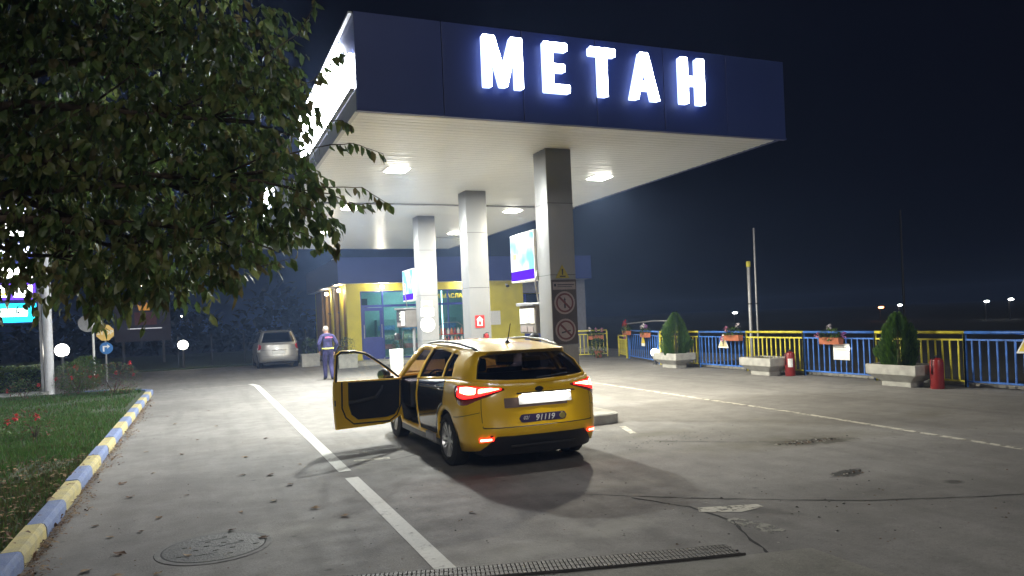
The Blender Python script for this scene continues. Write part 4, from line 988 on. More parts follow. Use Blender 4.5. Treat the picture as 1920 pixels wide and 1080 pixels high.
# wire fence behind the van
wf = thing('far_fence', 'thin wire fence in the dark behind the silver car', 'fence', (0, 39.5, .05))
for k in range(6): MB().lathe([(.025, 0), (.025, 1.5)], 6, (-1 + k * 1.5, 0, 0)).build('post', M_dark, wf)
for z in (.5, 1.0, 1.45): MB().tube([(-1, 0, z), (6.5, 0, z)], .006, 5).build('wire', M_dark, wf)
for (x, y, lb) in ((4.35, 33.2, 'pale box planter left of the shop corner behind the worker'), (5.42, 30.3, 'pale box planter by the yellow shop pillar')):
    t = thing('box_planter', lb, 'planter', (x, y, 0)); MB().box(-.38, .38, -.25, .25, 0, .5, bev=.015).build('box', M_conc, t); MB().box(-.4, .4, -.27, .27, .5, .56).build('rim', M_conc, t)
    b = MB(); shrub(b, (0, 0, .85), .36, .25, .36, 500, .08); b.build('foliage', [LEAVES[3], LEAVES[0]], t)
bush('potted_shrub', 'small leafy pot plant right of the blue shop door', 'potted plant', (7.95, 31.9, .16), .3, .3, .45, 500, .1, [LEAVES[0], M_thuja[1]])

# ================================================================== TREE
tree = thing('broadleaf_tree', 'large leafy tree overhanging the lane from the left', 'tree', (0, 0, 0))
BLOBS = [(-1.90, 8.38, 4.64, 1.20), (-1.14, 7.63, 4.44, 1.00), (-0.45, 7.56, 4.54, 1.00), (0.13, 7.49, 4.64, 0.72), (0.45, 7.57, 4.30, 0.46),
    (-1.28, 7.58, 3.67, 1.00), (-0.58, 7.18, 3.70, 1.00), (0.02, 7.11, 3.73, 0.80), (0.47, 6.92, 3.56, 0.45), (0.72, 6.78, 3.83, 0.26),
    (-1.81, 8.13, 3.00, 0.90), (-1.11, 7.62, 2.93, 0.85), (-0.40, 7.21, 2.98, 0.88), (0.12, 6.96, 3.00, 0.70), (0.52, 6.66, 3.00, 0.40),
    (0.74, 6.43, 3.01, 0.24), (0.86, 6.28, 2.77, 0.20), (-0.95, 7.55, 2.45, 0.42), (-0.47, 7.24, 2.42, 0.42), (-0.08, 7.08, 2.45, 0.42),
    (0.28, 6.81, 2.56, 0.38), (0.56, 6.55, 2.58, 0.26), (-0.52, 7.26, 2.16, 0.20), (-0.18, 7.12, 2.18, 0.18), (-0.88, 7.52, 2.16, 0.18),
    (-1.52, 8.01, 2.6, 0.42), (-2.9, 7.2, 4.6, 1.5), (-2.4, 6.0, 4.9, 1.2), (-3.2, 8.7, 4.2, 1.2), (-1.0, 7.4, 5.5, 1.2), (-2.3, 7.2, 6.2, 1.2), (-3.6, 6.2, 4.6, 1.1)]
TWIGS = [[(0.60, 6.62, 3.18), (1.07, 6.33, 3.26), (1.24, 6.20, 3.25), (1.45, 6.06, 3.14)], [(0.60, 6.62, 3.04), (0.97, 6.37, 2.91), (1.28, 6.13, 2.87), (1.47, 6.00, 2.71)],
    [(0.70, 6.59, 2.95), (1.06, 6.39, 2.85), (1.24, 6.20, 2.74), (1.42, 6.07, 2.75)], [(0.72, 6.54, 2.80), (0.96, 6.37, 2.69), (1.05, 6.28, 2.54), (1.09, 6.27, 2.40)],
    [(0.60, 6.58, 2.63), (0.86, 6.47, 2.52), (0.97, 6.32, 2.46), (1.06, 6.28, 2.37)], [(0.60, 6.96, 4.16), (0.91, 6.78, 4.35), (1.02, 6.73, 4.53), (1.05, 6.72, 4.63)],
    [(0.60, 6.82, 3.70), (1.00, 6.63, 3.89), (1.15, 6.51, 4.05), (1.21, 6.43, 4.08)], [(0.60, 6.72, 3.39), (1.02, 6.51, 3.49), (1.18, 6.39, 3.49), (1.23, 6.31, 3.43)],
    [(0.14, 6.88, 2.57), (0.34, 6.74, 2.37), (0.50, 6.62, 2.27), (0.73, 6.52, 2.33)], [(-0.17, 7.12, 2.32), (0.12, 6.89, 2.20), (0.25, 6.83, 2.13), (0.31, 6.75, 2.14)],
    [(0.45, 7.40, 4.43), (0.58, 7.24, 4.49), (0.70, 7.08, 4.20), (0.89, 6.78, 4.02)]]
tr = MB(); tr.tube([(-2.9, 7.2, .05), (-2.87, 7.2, .5), (-2.9, 7.15, 1.4), (-2.85, 7.2, 2.3), (-2.7, 7.25, 3.3), (-2.5, 7.3, 4.6), (-2.4, 7.3, 5.8)], [.2, .15, .135, .125, .1, .07, .03], 12)
trunk = tr.build('trunk', M_bark, tree, smooth=True)
lm = MB(); hubs = []
for (bx, by, bz, br) in BLOBS[:29]:
    if br < .35: continue
    s0 = Vector((-2.85, 7.2, random.uniform(2.0, 3.4))); e = Vector((bx, by, bz)); mid = s0.lerp(e, .5) + Vector((0, 0, .25)) + rvec() * .15
    q = s0.lerp(e, .8) + Vector((0, 0, .12)) + rvec() * .1
    lm.tube([s0, s0.lerp(mid, .5), mid, q, e, e + (e - q) * .6 + Vector((0, 0, -.1))], [.06, .045, .032, .02, .012, .004], 6)
    for _ in range(5):
        d = rvec().normalized() * br * .8; lm.tube([q.lerp(e, .5), e + d * .5 + Vector((0, 0, .08)), e + d], [.012, .008, .003], 5)
lm.build('limbs', M_bark, tree, smooth=True)
cr = MB()
def leafmix(): 
    r = random.random(); return 0 if r < .40 else (3 if r < .70 else (1 if r < .965 else 2))
for (bx, by, bz, br) in BLOBS:
    n = int(1150 * br ** 2.1) + 30
    tint = random.random()
    k = 0
    while k < n:
        v = rvec(); v = v.normalized() * (v.length ** .35)
        c = Vector((bx, by, bz)) + v * br
        # a little spray of leaves on one twiglet
        ax = (Vector((v.x, v.y, -.35)) + rvec() * .6).normalized()
        for q in range(random.randint(3, 6)):
            p = c + ax * .05 * q + rvec() * .025
            sd = Vector((-ax.y, ax.x, 0)) * (1 if q % 2 else -1)
            d = ax * .5 + sd * .7 + Vector((0, 0, -.75)) + rvec() * .45
            mi = leafmix()
            if tint > .7 and random.random() < .5: mi = 2 if random.random() < .25 else 1
            leaf_poly(cr, p, d, Vector((random.uniform(-.6, .6), random.uniform(-.6, .6), 1)), random.uniform(.07, .155), random.uniform(.04, .074), mi, random.uniform(.0, .45)); k += 1
crown = cr.build('crown', LEAVES, tree); crown['kind'] = 'stuff'
lv = []
for mi in range(4):
    for var in range(2):
        b = MB(); leaf_poly(b, Vector((0, 0, 0)), Vector((0, 0, -1)), Vector((0, 1, 0)), .115, .052, 0, .12 + .2 * var); lv.append([b, LEAVES[mi], None])
def leaf_obj(p, d):
    e = random.choice([0, 0, 0, 6, 6, 1, 7, 2, 3, 4] if random.random() < .9 else [4, 5]); ent = lv[e % len(lv)]
    if ent[2] is None: ent[2] = o = ent[0].build('leaf', ent[1], tree)
    else: o = link_copy(ent[2], tree)
    o.location = p; o.rotation_euler = Vector((0, 0, -1)).rotation_difference(d.normalized()).to_euler(); o.rotation_euler.rotate_axis('Z', random.uniform(0, 2 * pi)); sc = random.uniform(.65, 1.1); o.scale = (sc, sc, sc)
for tw in TWIGS:
    pts = []
    for a, b_ in zip(tw, tw[1:]):
        for k in range(5): pts.append(Vector(a).lerp(Vector(b_), k / 5) + rvec() * .008)
    pts.append(Vector(tw[-1]))
    MB().tube(pts, [.006 - .004 * i / len(pts) for i in range(len(pts))], 5).build('twig', M_bark, tree, smooth=True)
    for i, p in enumerate(pts):
        if i < 2: continue
        t = (pts[min(i + 1, len(pts) - 1)] - pts[i - 1]).normalized(); sd = t.cross(Vector((0, 0, 1))).normalized() * (1 if i % 2 else -1)
        for _ in range(1 if random.random() < .4 else 2): leaf_obj(p + rvec() * .01, t * .35 + sd * random.uniform(.1, .5) + Vector((0, 0, -.8)) + rvec() * .3)

# fallen leaves
M_dry = [mat('dry_leaf_brown', (.10, .05, .022), .8, var=.3, scale=30), mat('dry_leaf_tan', (.22, .14, .07), .8, var=.3, scale=30)]
lf = []
for v in range(3):
    b = MB(); leaf_poly(b, Vector((-.05, 0, .004)), Vector((1, 0, .02)), Vector((0, 0, 1)), .11, .06, 0, -.06 - .08 * v); leaf_poly(b, Vector((-.03, .02, .004)), Vector((.8, .5, .12)), Vector((0, 0, 1)), .05, .03, 0, -.1); lf.append(b)
base = [lf[k % 3].build('fallen_leaf', M_dry[k % 2]) for k in range(4)]
LOCS = [(-.75, 8.95), (-.42, 7.8), (-.55, 7.35), (-.78, 7.3), (-.65, 6.7), (-.15, 6.35), (.18, 6.95), (.3, 7.6), (-.2, 8.7), (.62, 7.9), (.85, 8.6), (.95, 7.35), (.4, 9.5), (-.6, 10.3), (-.3, 11.6), (.5, 10.8), (-.9, 9.8), (-.35, 6.0), (.42, 6.55), (-.15, 6.55),
        (.7, 9.3), (1.1, 9.8), (-.1, 13.0), (-.8, 12.2), (.9, 12.4), (-.5, 15.5), (.1, 17.5), (-.85, 6.35), (-.95, 7.8), (1.15, 6.9), (2.2, 6.4), (.2, 14.6), (-.7, 17), (-.62, 6.1)]
for k, (x, y) in enumerate(LOCS):
    o = base[k] if k < 4 else link_copy(base[k % 4], None)
    o.location = (x, y, .004); o.rotation_euler = (random.uniform(-.1, .1), random.uniform(-.1, .1), random.uniform(0, 6.3)); sc = random.uniform(.6, 1.15); o.scale = (sc, sc, sc)
    wl_ = 'beside the manhole cover' if (x - .04) ** 2 + (y - 6.5) ** 2 < .9 else ('near the striped kerb' if x < -.5 and y < 12 else ('far down the lane' if y > 11.5 else ('near the white lane line' if x > .55 else 'in the middle of the lane')))
    tag(o, 'dry curled %s leaf lying %s' % (('brown', 'tan')[k % 2], wl_), 'leaf', 'fallen leaves on the lane')
b = MB()
for _ in range(1500):
    y = 5.5 + random.random() ** 1.6 * 16; x = -1.29 + abs(random.gauss(0, .085)) * (1.2 if sin(y * 2.3) > .2 else .6)
    leaf_poly(b, Vector((x, y, .006 + random.random() * .025)), Vector((random.uniform(-1, 1), random.uniform(-1, 1), random.uniform(-.1, .4))), Vector((0, 0, 1)), random.uniform(.02, .075), random.uniform(.012, .03), random.randrange(2), .2)
for _ in range(350):
    x = random.uniform(-2.4, -1.38); y = random.uniform(6.2, 11.5)
    leaf_poly(b, Vector((x, y, .13 + random.random() * .03)), Vector((random.uniform(-1, 1), random.uniform(-1, 1), random.uniform(-.1, .4))), Vector((0, 0, 1)), random.uniform(.04, .1), random.uniform(.02, .045), random.randrange(2), .2)
tag(stuff(b.build('leaf_litter', M_dry)), 'crumbled dry leaf litter gathered along the striped kerb', 'leaf litter')

# ================================================================== CARS
class Shell:
    """A car body as two lofted grids (lower body, greenhouse) on one surface function."""
    def __init__(s, P): s.__dict__.update(P)
    def taper(s, y): return sinterp(s.tap, y)
    def W(s, z): return sinterp(s.wid, z)
    def yr(s, z): return sinterp(s.rear, z)
    def yf(s, z): return sinterp(s.front, z)
    def belt(s, y): return sinterp(s.beltline, y)
    def lower(s, c, z, side=1):
        k, v = c; e = 2 / s.n
        if k == 's': return (side * s.W(z) * s.taper(v), v, z)
        if k == 'r':
            a = radians(v); x = s.W(z) * s.taper(s.Dr) * sin(a) ** e; y = s.yr(z) + (s.Dr - s.yr(z)) * (1 - max(0, cos(a)) ** e); return (side * x, y, z)
        a = radians(v); yf0 = s.L - s.Df; x = s.W(z) * s.taper(yf0) * sin(a) ** e; y = s.yf(z) - (s.yf(z) - yf0) * (1 - max(0, cos(a)) ** e); return (side * x, y, z)
    def zb(s, c):
        k, v = c
        if k == 's':
            b = s.sill
            for yw in s.axles:
                if abs(v - yw) < s.R: b = max(b, s.wz + sqrt(s.R ** 2 - (v - yw) ** 2))
            return b
        if k == 'r': return interp(s.rearlip, v)
        return interp([(0, .22), (90, s.sill)], v)
    def zt(s, c):
        p = s.lower(c, .9); return s.belt(p[1]) + (s.rear_drop * (1 - sin(radians(c[1]))) if c[0] == 'r' else 0)
    def columns(s):
        ra = [0, 14, 28, 40, 50, 58, 65, 71, 77, 83]
        half = [('r', a) for a in ra]; ys = set(round(s.Dr + .0 + k * .09, 3) for k in range(200) if s.Dr + k * .09 < s.L - s.Df - .02)
        for yw in s.axles:
            for k in range(-10, 11): ys.add(round(yw + s.R * sin(radians(9 * k)), 3))
            ys.add(round(yw - s.R - .001, 3)); ys.add(round(yw + s.R + .001, 3))
        ys |= set(s.cuts); ys = sorted(y for y in ys if s.Dr <= y <= s.L - s.Df)
        out = []
        for y in ys:
            if not out or y - out[-1] > .012 or y in s.cuts: out.append(y)
        half += [('s', y) for y in out] + [('f', a) for a in (83, 74, 64, 52, 40, 27, 14, 0)]
        return half
    def gcol(s, c, r, side=1):
        """greenhouse point: column c, row r (0 belt .. 7 roof centre)"""
        k, v = c; e = 2 / s.n
        zrow = s.rows[r]; zt = s.rows[4]
        def sy(yb, yt, z, zb): return yb + (yt - yb) * min(1, max(0, (z - zb) / (zt - zb)))
        def zof(zb): return zb if r == 0 else (zb + .035 if r == 1 else (zb + .035 + (s.rows[3] - zb - .035) * .5 if r == 2 else zrow))
        ins = s.inset[r]
        if k == 's':
            yb, yt = v; zb = s.belt(yb); z = zof(zb); y = sy(yb, yt, z, zb); x = s.G(z) * s.taper(y)
        elif k == 'r':
            a = radians(v); yb, yt = s.side_cols[0]
            zb = s.belt(yb) + s.rear_drop * (1 - sin(a)); z = zof(zb); y0 = sinterp(s.grear, z) if r < 4 else s.spoil[r - 4]
            y1 = sy(yb, yt, z, s.belt(yb)); x = s.G(z) * s.taper(y1) * sin(a) ** e; y = y0 + (y1 - y0) * (1 - max(0, cos(a)) ** e)
        else:
            a = radians(v); yb, yt = s.side_cols[-1]; zb = s.belt(yb); z = zof(zb); y0 = interp([(zb, s.ws[0]), (zt, s.ws[1])], z)
            y1 = sy(yb, yt, z, zb); x = s.G(z) * s.taper(y1) * sin(a) ** e; y = y0 - (y0 - y1) * (1 - max(0, cos(a)) ** e)
        if s.roof_drop and r >= 3:
            z -= s.roof_drop * max(0, (1.7 - y) / 1.35) ** 1.5
            if r in (3, 4) and k != 'f': z -= s.side_drop[r - 3] * min(1, max(0, (1.55 - y) / .75)) * (1 if k == 's' else sin(radians(v)) ** 3)
        if r >= 5:
            x *= ins; yc = (s.spoil[0] + s.ws[1]) / 2; y = yc + (y - yc) * (1 - .12 * (r - 4) * (1 - ins) - .03 * (r - 4))
            z = s.rows[r] - .012 * ((y - yc) / 1.0) ** 2 - s.roof_drop * max(0, (1.7 - y) / 1.35) ** 1.5 - (s.side_drop[1] * .6 * min(1, max(0, (1.55 - y) / .75)) * (sin(radians(v)) ** 3 if k == 'r' else (1 if k == 's' else 0)) if r == 5 else 0)
        return (side * x, y, z)
    def G(s, z): return sinterp(s.gw, z)

def ring_cols(half):
    return [(c, 1) for c in half] + [(c, -1) for c in reversed(half[1:-1])]

def grid_mesh(cols, fn, rows, keep):
    """grid of quads round the car; keep(ci, row) -> bucket name or None"""
    n = len(cols); V = {}
    buckets = {}
    for i in range(n):
        j = (i + 1) % n
        for r in range(rows - 1):
            k = keep(cols[i], cols[j], r)
            if k is None: continue
            b = buckets.setdefault(k, (MB(), {}))
            mb, ix = b; q = []
            for (ii, rr) in ((i, r), (j, r), (j, r + 1), (i, r + 1)):
                if (ii, rr) not in ix: ix[(ii, rr)] = len(mb.v); mb.v.append(fn(cols[ii], rr))
                q.append(ix[(ii, rr)])
            mb.f.append(tuple(q)); mb.m.append(0)
    return {k: v[0] for k, v in buckets.items()}

def solid(o, t): m = o.modifiers.new('thickness', 'SOLIDIFY'); m.thickness = t; m.offset = -1; return o
def clean(o):
    bm = bmesh.new(); bm.from_mesh(o.data); bmesh.ops.remove_doubles(bm, verts=bm.verts[:], dist=.0008); bmesh.ops.dissolve_degenerate(bm, edges=bm.edges[:], dist=.0005)
    bm.to_mesh(o.data); bm.free(); return o

def wheel(car, loc, R, w, side, steer=0):
    """tyre with rim as its child; axis along x, outer face towards side"""
    s = side
    prof = [(R * .66, -w * .42), (R * .72, -w * .5), (R * .93, -w * .48), (R, -w * .38), (R, w * .38), (R * .93, w * .48), (R * .72, w * .5), (R * .66, w * .42)]
    t = MB(); t.lathe(prof, 36, (0, 0, 0), 'x', cap=False); o = t.build('wheel', M_black, car, loc, smooth=40); o.rotation_euler = (0, 0, steer)
    r = MB(); h = w * .5 * s
    r.lathe([(R * .67, -w * .4 * s), (R * .64, -w * .3 * s), (R * .64, h * .55), (R * .68, h * .95)], 36, (0, 0, 0), 'x', cap=False)
    r.lathe([(R * .17, h * .3), (R * .17, h * .72), (R * .12, h * .8), (.001, h * .8)], 18, (0, 0, 0), 'x', cap=False)
    for k in range(10):
        a = 2 * pi * k / 10 + (.09 if k % 2 else -.09)
        ca, sa = cos(a), sin(a); wd0, wd1 = R * .045, R * .05
        q = []
        for (rr, wd, hh) in ((R * .14, wd0, .72), (R * .66, wd1, .86)):
            for sg in (-1, 1):
                for dh in (0, -.2): q.append((h * (hh + dh), rr * ca - sg * wd * sa, rr * sa + sg * wd * ca))
        r.add(q, [(0, 2, 6, 4), (1, 5, 7, 3), (0, 4, 5, 1), (2, 3, 7, 6)])
    r.build('rim', mat('alloy', (.5, .5, .5), .32, metal=.8, var=.08), o, smooth=30)
    d = MB(); d.lathe([(.001, -.01 * s), (R * .62, -.01 * s)], 24, (0, 0, 0), 'x', cap=False); d.build('brake_disc', M_dark, o)
    return o

def patch(s, a0, a1, ztop, zbot, side, off, na=14, nz=5, thick=.0):
    """a curved panel on the rear corner between angles a0..a1; ztop/zbot tables over the angle"""
    b = MB(); V = []
    for i in range(na + 1):
        a = a0 + (a1 - a0) * i / na; zt_, zb_ = sinterp(ztop, a), sinterp(zbot, a)
        for j in range(nz + 1):
            z = zb_ + (zt_ - zb_) * j / nz
            def S(aa, zz): return Vector(s.lower(('r', min(90, max(0, aa))), zz, 1)) if aa <= 90 else Vector(s.lower(('s', s.Dr + (aa - 90) / 100.), zz, 1))
            p = S(a, z); du = S(a + 2, z) - S(a - 2, z); dv = S(a, z + .01) - S(a, z - .01); n = du.cross(dv).normalized()
            edge = 0 if thick == 0 else (-thick if (i in (0, na) or j in (0, nz)) else 0)
            p = p + n * (off + edge); V.append((side * p.x, p.y, p.z))
    w = nz + 1
    fs = [(i * w + j, (i + 1) * w + j, (i + 1) * w + j + 1, i * w + j + 1) for i in range(na) for j in range(nz)]
    if side < 0: fs = [f[::-1] for f in fs]
    b.add(V, fs); return b

M_taxi = mat('taxi_yellow', (0.88, 0.53, 0.010), .35, coat=.45, var=.04, scale=2)
M_trim = mat('black_trim', (.012, .012, .014), .45, var=.15)
M_seat = mat('seat_fabric', (.045, .04, .045), .9, var=.2, scale=20)
M_lampred = mat('lamp_red', (.25, .004, .006), .12, coat=1.0, var=.05)
M_lit = emission('lamp_reflector_lit', (1.0, .010, .008), 3.0); M_lit2 = emission('lamp_reflector_core', (1.0, .30, .16), 7.0)
def shell_parts(S, car, paint, door_cut, dark_door, glass):
    half = S.columns(); cols = ring_cols(half); T = S.tv
    def fn(c, r): (cc, sd) = c; z = S.zb(cc) + T[r] * (S.zt(cc) - S.zb(cc)); return S.lower(cc, z, sd)
    def keep(a, b, r):
        (ca, sa), (cb, sb) = a, b
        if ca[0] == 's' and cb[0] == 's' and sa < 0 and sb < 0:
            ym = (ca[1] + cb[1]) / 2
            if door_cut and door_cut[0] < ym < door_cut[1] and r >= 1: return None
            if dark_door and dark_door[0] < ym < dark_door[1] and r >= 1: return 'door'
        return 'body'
    bk = grid_mesh(cols, fn, len(T), keep)
    gh = [('r', a) for a in (0, 14, 28, 40, 50, 58, 65, 71, 77, 83)] + [('s', c) for c in S.side_cols] + [('f', a) for a in (80, 66, 52, 38, 20, 0)]
    gc = ring_cols(gh)
    def gfn(c, r): return S.gcol(c[0], r, c[1])
    def gkeep(a, b, r):
        (ca, sa), (cb, sb) = a, b
        if r in (1, 2):
            if ca[0] == 's' and cb[0] == 's':
                i = sorted((S.side_cols.index(ca[1]), S.side_cols.index(cb[1])))
                for nm, lo, hi in S.windows:
                    if lo <= i[0] and i[1] <= hi:
                        if nm == 'front_side_window' and door_cut and (sa < 0): return None
                        return nm + ('_l' if sa < 0 else '_r')
            if 'r' in (ca[0], cb[0]) and max(ca[1] if ca[0] == 'r' else 99, cb[1] if cb[0] == 'r' else 99) <= S.rear_glass and ca[0] == cb[0]: return 'rear_window'
            if ca[0] == 'f' and cb[0] == 'f' and max(ca[1], cb[1]) <= 66: return 'windshield'
        if r == 0 and door_cut and ca[0] == 's' and cb[0] == 's' and sa < 0:
            i = sorted((S.side_cols.index(ca[1]), S.side_cols.index(cb[1])))
            nm, lo, hi = [w for w in S.windows if w[0] == 'front_side_window'][0]
            if lo <= i[0] and i[1] <= hi: return None
        return 'body'
    gk = grid_mesh(gc, gfn, 8, gkeep)
    mb = bk['body']; mb.add(gk['body'].v, gk['body'].f)
    hb = MB(); hv = []; ny, nx = 10, 10; y0 = S.hood0
    for j in range(ny + 1):
        y = y0 + (S.L - .06 - y0) * j / ny
        z = S.belt(y) ; f = max(0, (y - (S.L - S.Df)) / (S.yf(z) - (S.L - S.Df))); xw = S.W(z) * S.taper(min(y, S.L - S.Df)) * max(0.02, 1 - min(.98, f) ** S.n) ** (1 / S.n)
        for i in range(nx + 1):
            u = -1 + 2 * i / nx; hv.append((u * xw, y, z - .004 + .035 * (1 - u * u)))
    hb.add(hv, [(j * 11 + i, j * 11 + i + 1, (j + 1) * 11 + i + 1, (j + 1) * 11 + i) for j in range(ny) for i in range(nx)])
    hb.build('hood', paint, car, smooth=60)
    o = clean(mb.build('body', paint, car, smooth=True)); o.data.set_sharp_from_angle(angle=radians(48)); solid(o, .035)
    for k, b in gk.items():
        if k == 'body': continue
        nm = k.replace('_l', '').replace('_r', '') if k.endswith(('_l', '_r')) else k
        clean(b.build(nm, glass, car, smooth=True))
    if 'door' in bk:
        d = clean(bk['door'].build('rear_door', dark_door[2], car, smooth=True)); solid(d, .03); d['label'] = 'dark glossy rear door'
    return o

TX = dict(L=4.5, Dr=.75, Df=.8, n=3.5, R=.365, wz=.315, axles=(.93, 3.58), sill=.20, rear_drop=-.045, cuts=(1.02, 2.12, 2.20, 3.18),
    wid=[(.12, .80), (.25, .835), (.45, .868), (.62, .882), (.76, .885), (.88, .868), (.98, .848), (1.08, .815)],
    tap=[(0, .95), (.75, .982), (1.4, 1.0), (3.2, 1.0), (3.9, .97), (4.5, .92)],
    rear=[(.12, .13), (.26, .06), (.36, .015), (.44, .0), (.50, .012), (.54, .045), (.60, .056), (.70, .064), (.80, .075), (.92, .10), (1.02, .15), (1.1, .2)],
    front=[(.15, 4.35), (.4, 4.48), (.6, 4.5), (.75, 4.42), (.9, 4.2), (1.0, 3.9)],
    beltline=[(0, 1.035), (.6, 1.045), (1.2, 1.02), (2.2, .965), (3.2, .93), (3.6, .90), (4.0, .83), (4.5, .70)],
    rearlip=[(0, .43), (31, .43), (45, .27), (90, .22)], tv=[0, .16, .28, .40, .52, .64, .76, .88, 1.0],
    gw=[(.90, .862), (.98, .846), (1.05, .815), (1.2, .745), (1.365, .645), (1.415, .60), (1.45, .545)],
    rows=[0, 0, 0, 1.368, 1.418, 1.447, 1.470, 1.478], inset=[1, 1, 1, 1, 1, .90, .55, .001], spoil=[.30, .34, .5, .7],
    grear=[(.98, .14), (1.05, .175), (1.2, .28), (1.37, .42)], side_cols=[(.75, 1.0), (.84, 1.06), (1.14, 1.22), (1.21, 1.28), (1.65, 1.66), (2.12, 2.04), (2.24, 2.14), (2.7, 2.36), (3.12, 2.56), (3.22, 2.66)],
    windows=[('quarter_window', 1, 2), ('rear_side_window', 3, 5), ('front_side_window', 6, 8)], rear_glass=50, ws=(3.55, 2.85), hood0=3.3, roof_drop=.045, side_drop=(.05, .025))
S = Shell(TX)
taxi = thing('taxi', 'yellow estate taxi with its driver door open and tail lamps lit', 'car', (3.56, 7.70, 0))
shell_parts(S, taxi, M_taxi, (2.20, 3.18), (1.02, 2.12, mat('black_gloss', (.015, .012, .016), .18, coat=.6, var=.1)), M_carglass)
for (x, y, sd) in ((-.765, .93, -1), (.765, .93, 1), (-.765, 3.58, -1), (.765, 3.58, 1)): wheel(taxi, (x, y, .315), .315, .205, sd)
# underbody, wheel wells, interior
ub = MB(); ub.box(-.62, .62, .35, 4.25, .17, .33); ub.box(-.84, .84, 1.32, 3.2, .19, .27); ub.box(-.6, .6, .28, .9, .33, .60); ub.build('underbody', M_trim, taxi)
for y in (.93, 3.58):
    for s_ in (-1, 1):
        w_ = MB()
        pr = [(s_ * .60, y + .37 * cos(a * pi / 10), .315 + .37 * sin(a * pi / 10)) for a in range(11)] + [(s_ * .85, y + .37 * cos(a * pi / 10), .315 + .37 * sin(a * pi / 10)) for a in range(11)]
        w_.add(pr, [(k, k + 1, k + 12, k + 11) for k in range(10)] + [tuple(range(11))])
        w_.build('wheel_well', M_trim, taxi)
inn = MB(); inn.box(-.78, .78, 2.9, 3.45, .5, .90, bev=.05); inn.build('dashboard', M_trim, taxi)
MB().tube([(-.36 + .17 * cos(a * pi / 10), 2.82 + .05 * sin(a * pi / 10), .86 + .17 * sin(a * pi / 10)) for a in range(21)], .014, 6).build('steering_wheel', M_trim, taxi, smooth=True)
def seat(x, y, w):
    b = MB(); b.box(x - w / 2, x + w / 2, y, y + .5, .3, .5, bev=.05); b.build('seat', M_seat, taxi, smooth=40)
    b = MB(); b.prism([(y + .02, .48), (y + .14, .48), (y - .06, 1.06), (y - .15, 1.06)], x - w / 2, x + w / 2, 'x'); so = b.build('backrest', M_seat, taxi)
    for k in ([0] if w < .7 else [-.38, .38]): MB().box(x + k - .13, x + k + .13, y - .16, y - .07, 1.09, 1.25, bev=.03).build('headrest', M_seat, so)
seat(-.37, 2.15, .5); seat(.37, 2.15, .5); seat(0, 1.25, 1.3)
MB().box(-.62, .62, .2, 1.15, .60, .64).build('boot_floor', M_seat, taxi)
MB().box(-.12, .12, 2.86, 2.9, 1.24, 1.30).build('rear_view_mirror', M_trim, taxi)
MB().box(-.10, .08, 2.5, 2.505, 1.18, 1.30).build('permit_card', mat('orange_card', (.5, .14, .04), .6, var=.1), taxi)
# rear details
va = MB()
for sd in (1, -1):
    q = patch(S, 0, 60, [(0, .44), (60, .44)], [(0, .19), (60, .21)], sd, -.02, 12, 4); va.add(q.v, q.f)
va.build('rear_valance', M_trim, taxi, smooth=True)
MB().box(-.4, .4, .02, .03, .30, .32).build('valance_grille', M_dark, taxi)
for sd in (1, -1):
    lp = patch(S, 17, 88, [(17, .955), (30, .972), (60, .995), (78, .995), (88, .975)], [(17, .935), (30, .885), (50, .82), (66, .772), (80, .79), (88, .92)], sd, .012, 22, 6, .014).build('tail_lamp', M_lampred, taxi, smooth=True)
    patch(S, 48, 76, [(48, .962), (62, .978), (74, .968)], [(48, .895), (62, .885), (74, .905)], sd, .016, 10, 4, .003).build('lit_segment', M_lit2, lp, smooth=True)
    patch(S, 22, 46, [(22, .950), (34, .957), (46, .958)], [(22, .942), (34, .920), (46, .900)], sd, .016, 10, 4, .003).build('lit_segment', M_lit2, lp, smooth=True)
    patch(S, 20, 80, [(20, .954), (50, .978), (70, .985), (80, .978)], [(20, .934), (50, .865), (70, .845), (80, .865)], sd, .0142, 16, 4, .002).build('lit_lens', M_lit, lp, smooth=True)
    rf = patch(S, 32, 50, [(32, .420), (50, .412)], [(32, .382), (50, .365)], sd, .008, 6, 3, .006).build('bumper_reflector', M_lit, taxi, smooth=True)  # bumper reflectors; the light they throw back is put in as emission
    patch(S, 34, 48, [(34, .411), (48, .402)], [(34, .392), (48, .378)], sd, .011, 6, 3, .002).build('lit_segment', M_lit2, rf, smooth=True)  # bright centre of the reflector, emissive though no lamp
sl_ = MB()
for sd in (1, -1):
    for (a0, a1, z0, z1) in ((0, 38, .525, .517), (38, 42, .528, .517)):
        q = patch(S, a0, a1, [(a0, z0), (a1, z0)], [(a0, z1), (a1, z1)], sd, .0025, 10, 1); sl_.add(q.v, q.f)
    q = patch(S, 41.2, 42, [(41, .86), (42.2, .86)], [(41, .52), (42.2, .52)], sd, .0025, 1, 8); sl_.add(q.v, q.f)
    q = patch(S, 44, 88, [(44, .70), (88, .62)], [(44, .694), (88, .614)], sd, .002, 10, 1); sl_.add(q.v, q.f)
sl_.build('shut_line', M_dark, taxi)
def rear_y(x, z):
    wz_ = S.W(z) * S.taper(S.Dr); return S.yr(z) + (S.Dr - S.yr(z)) * (1 - (1 - min(.99, abs(x) / wz_) ** S.n) ** (1 / S.n))
pl = MB(); nx_ = 8
def flat(x0, x1, z0, z1, off, nx=8):
    b = MB(); vs = []
    for i in range(nx + 1):
        x = x0 + (x1 - x0) * i / nx
        for z in (z0, z1): vs.append((x, rear_y(x, z) - off, z))
    b.add(vs, [(2 * i, 2 * i + 2, 2 * i + 3, 2 * i + 1) for i in range(nx)]); return b
flat(-.44, .34, .735, .845, .006).build('plate_recess', mat('plate_holder', (.18, .12, .10), .5, var=.1), taxi)
flat(-.27, .40, .765, .862, .012).build('number_plate', M_sgn_w, taxi)
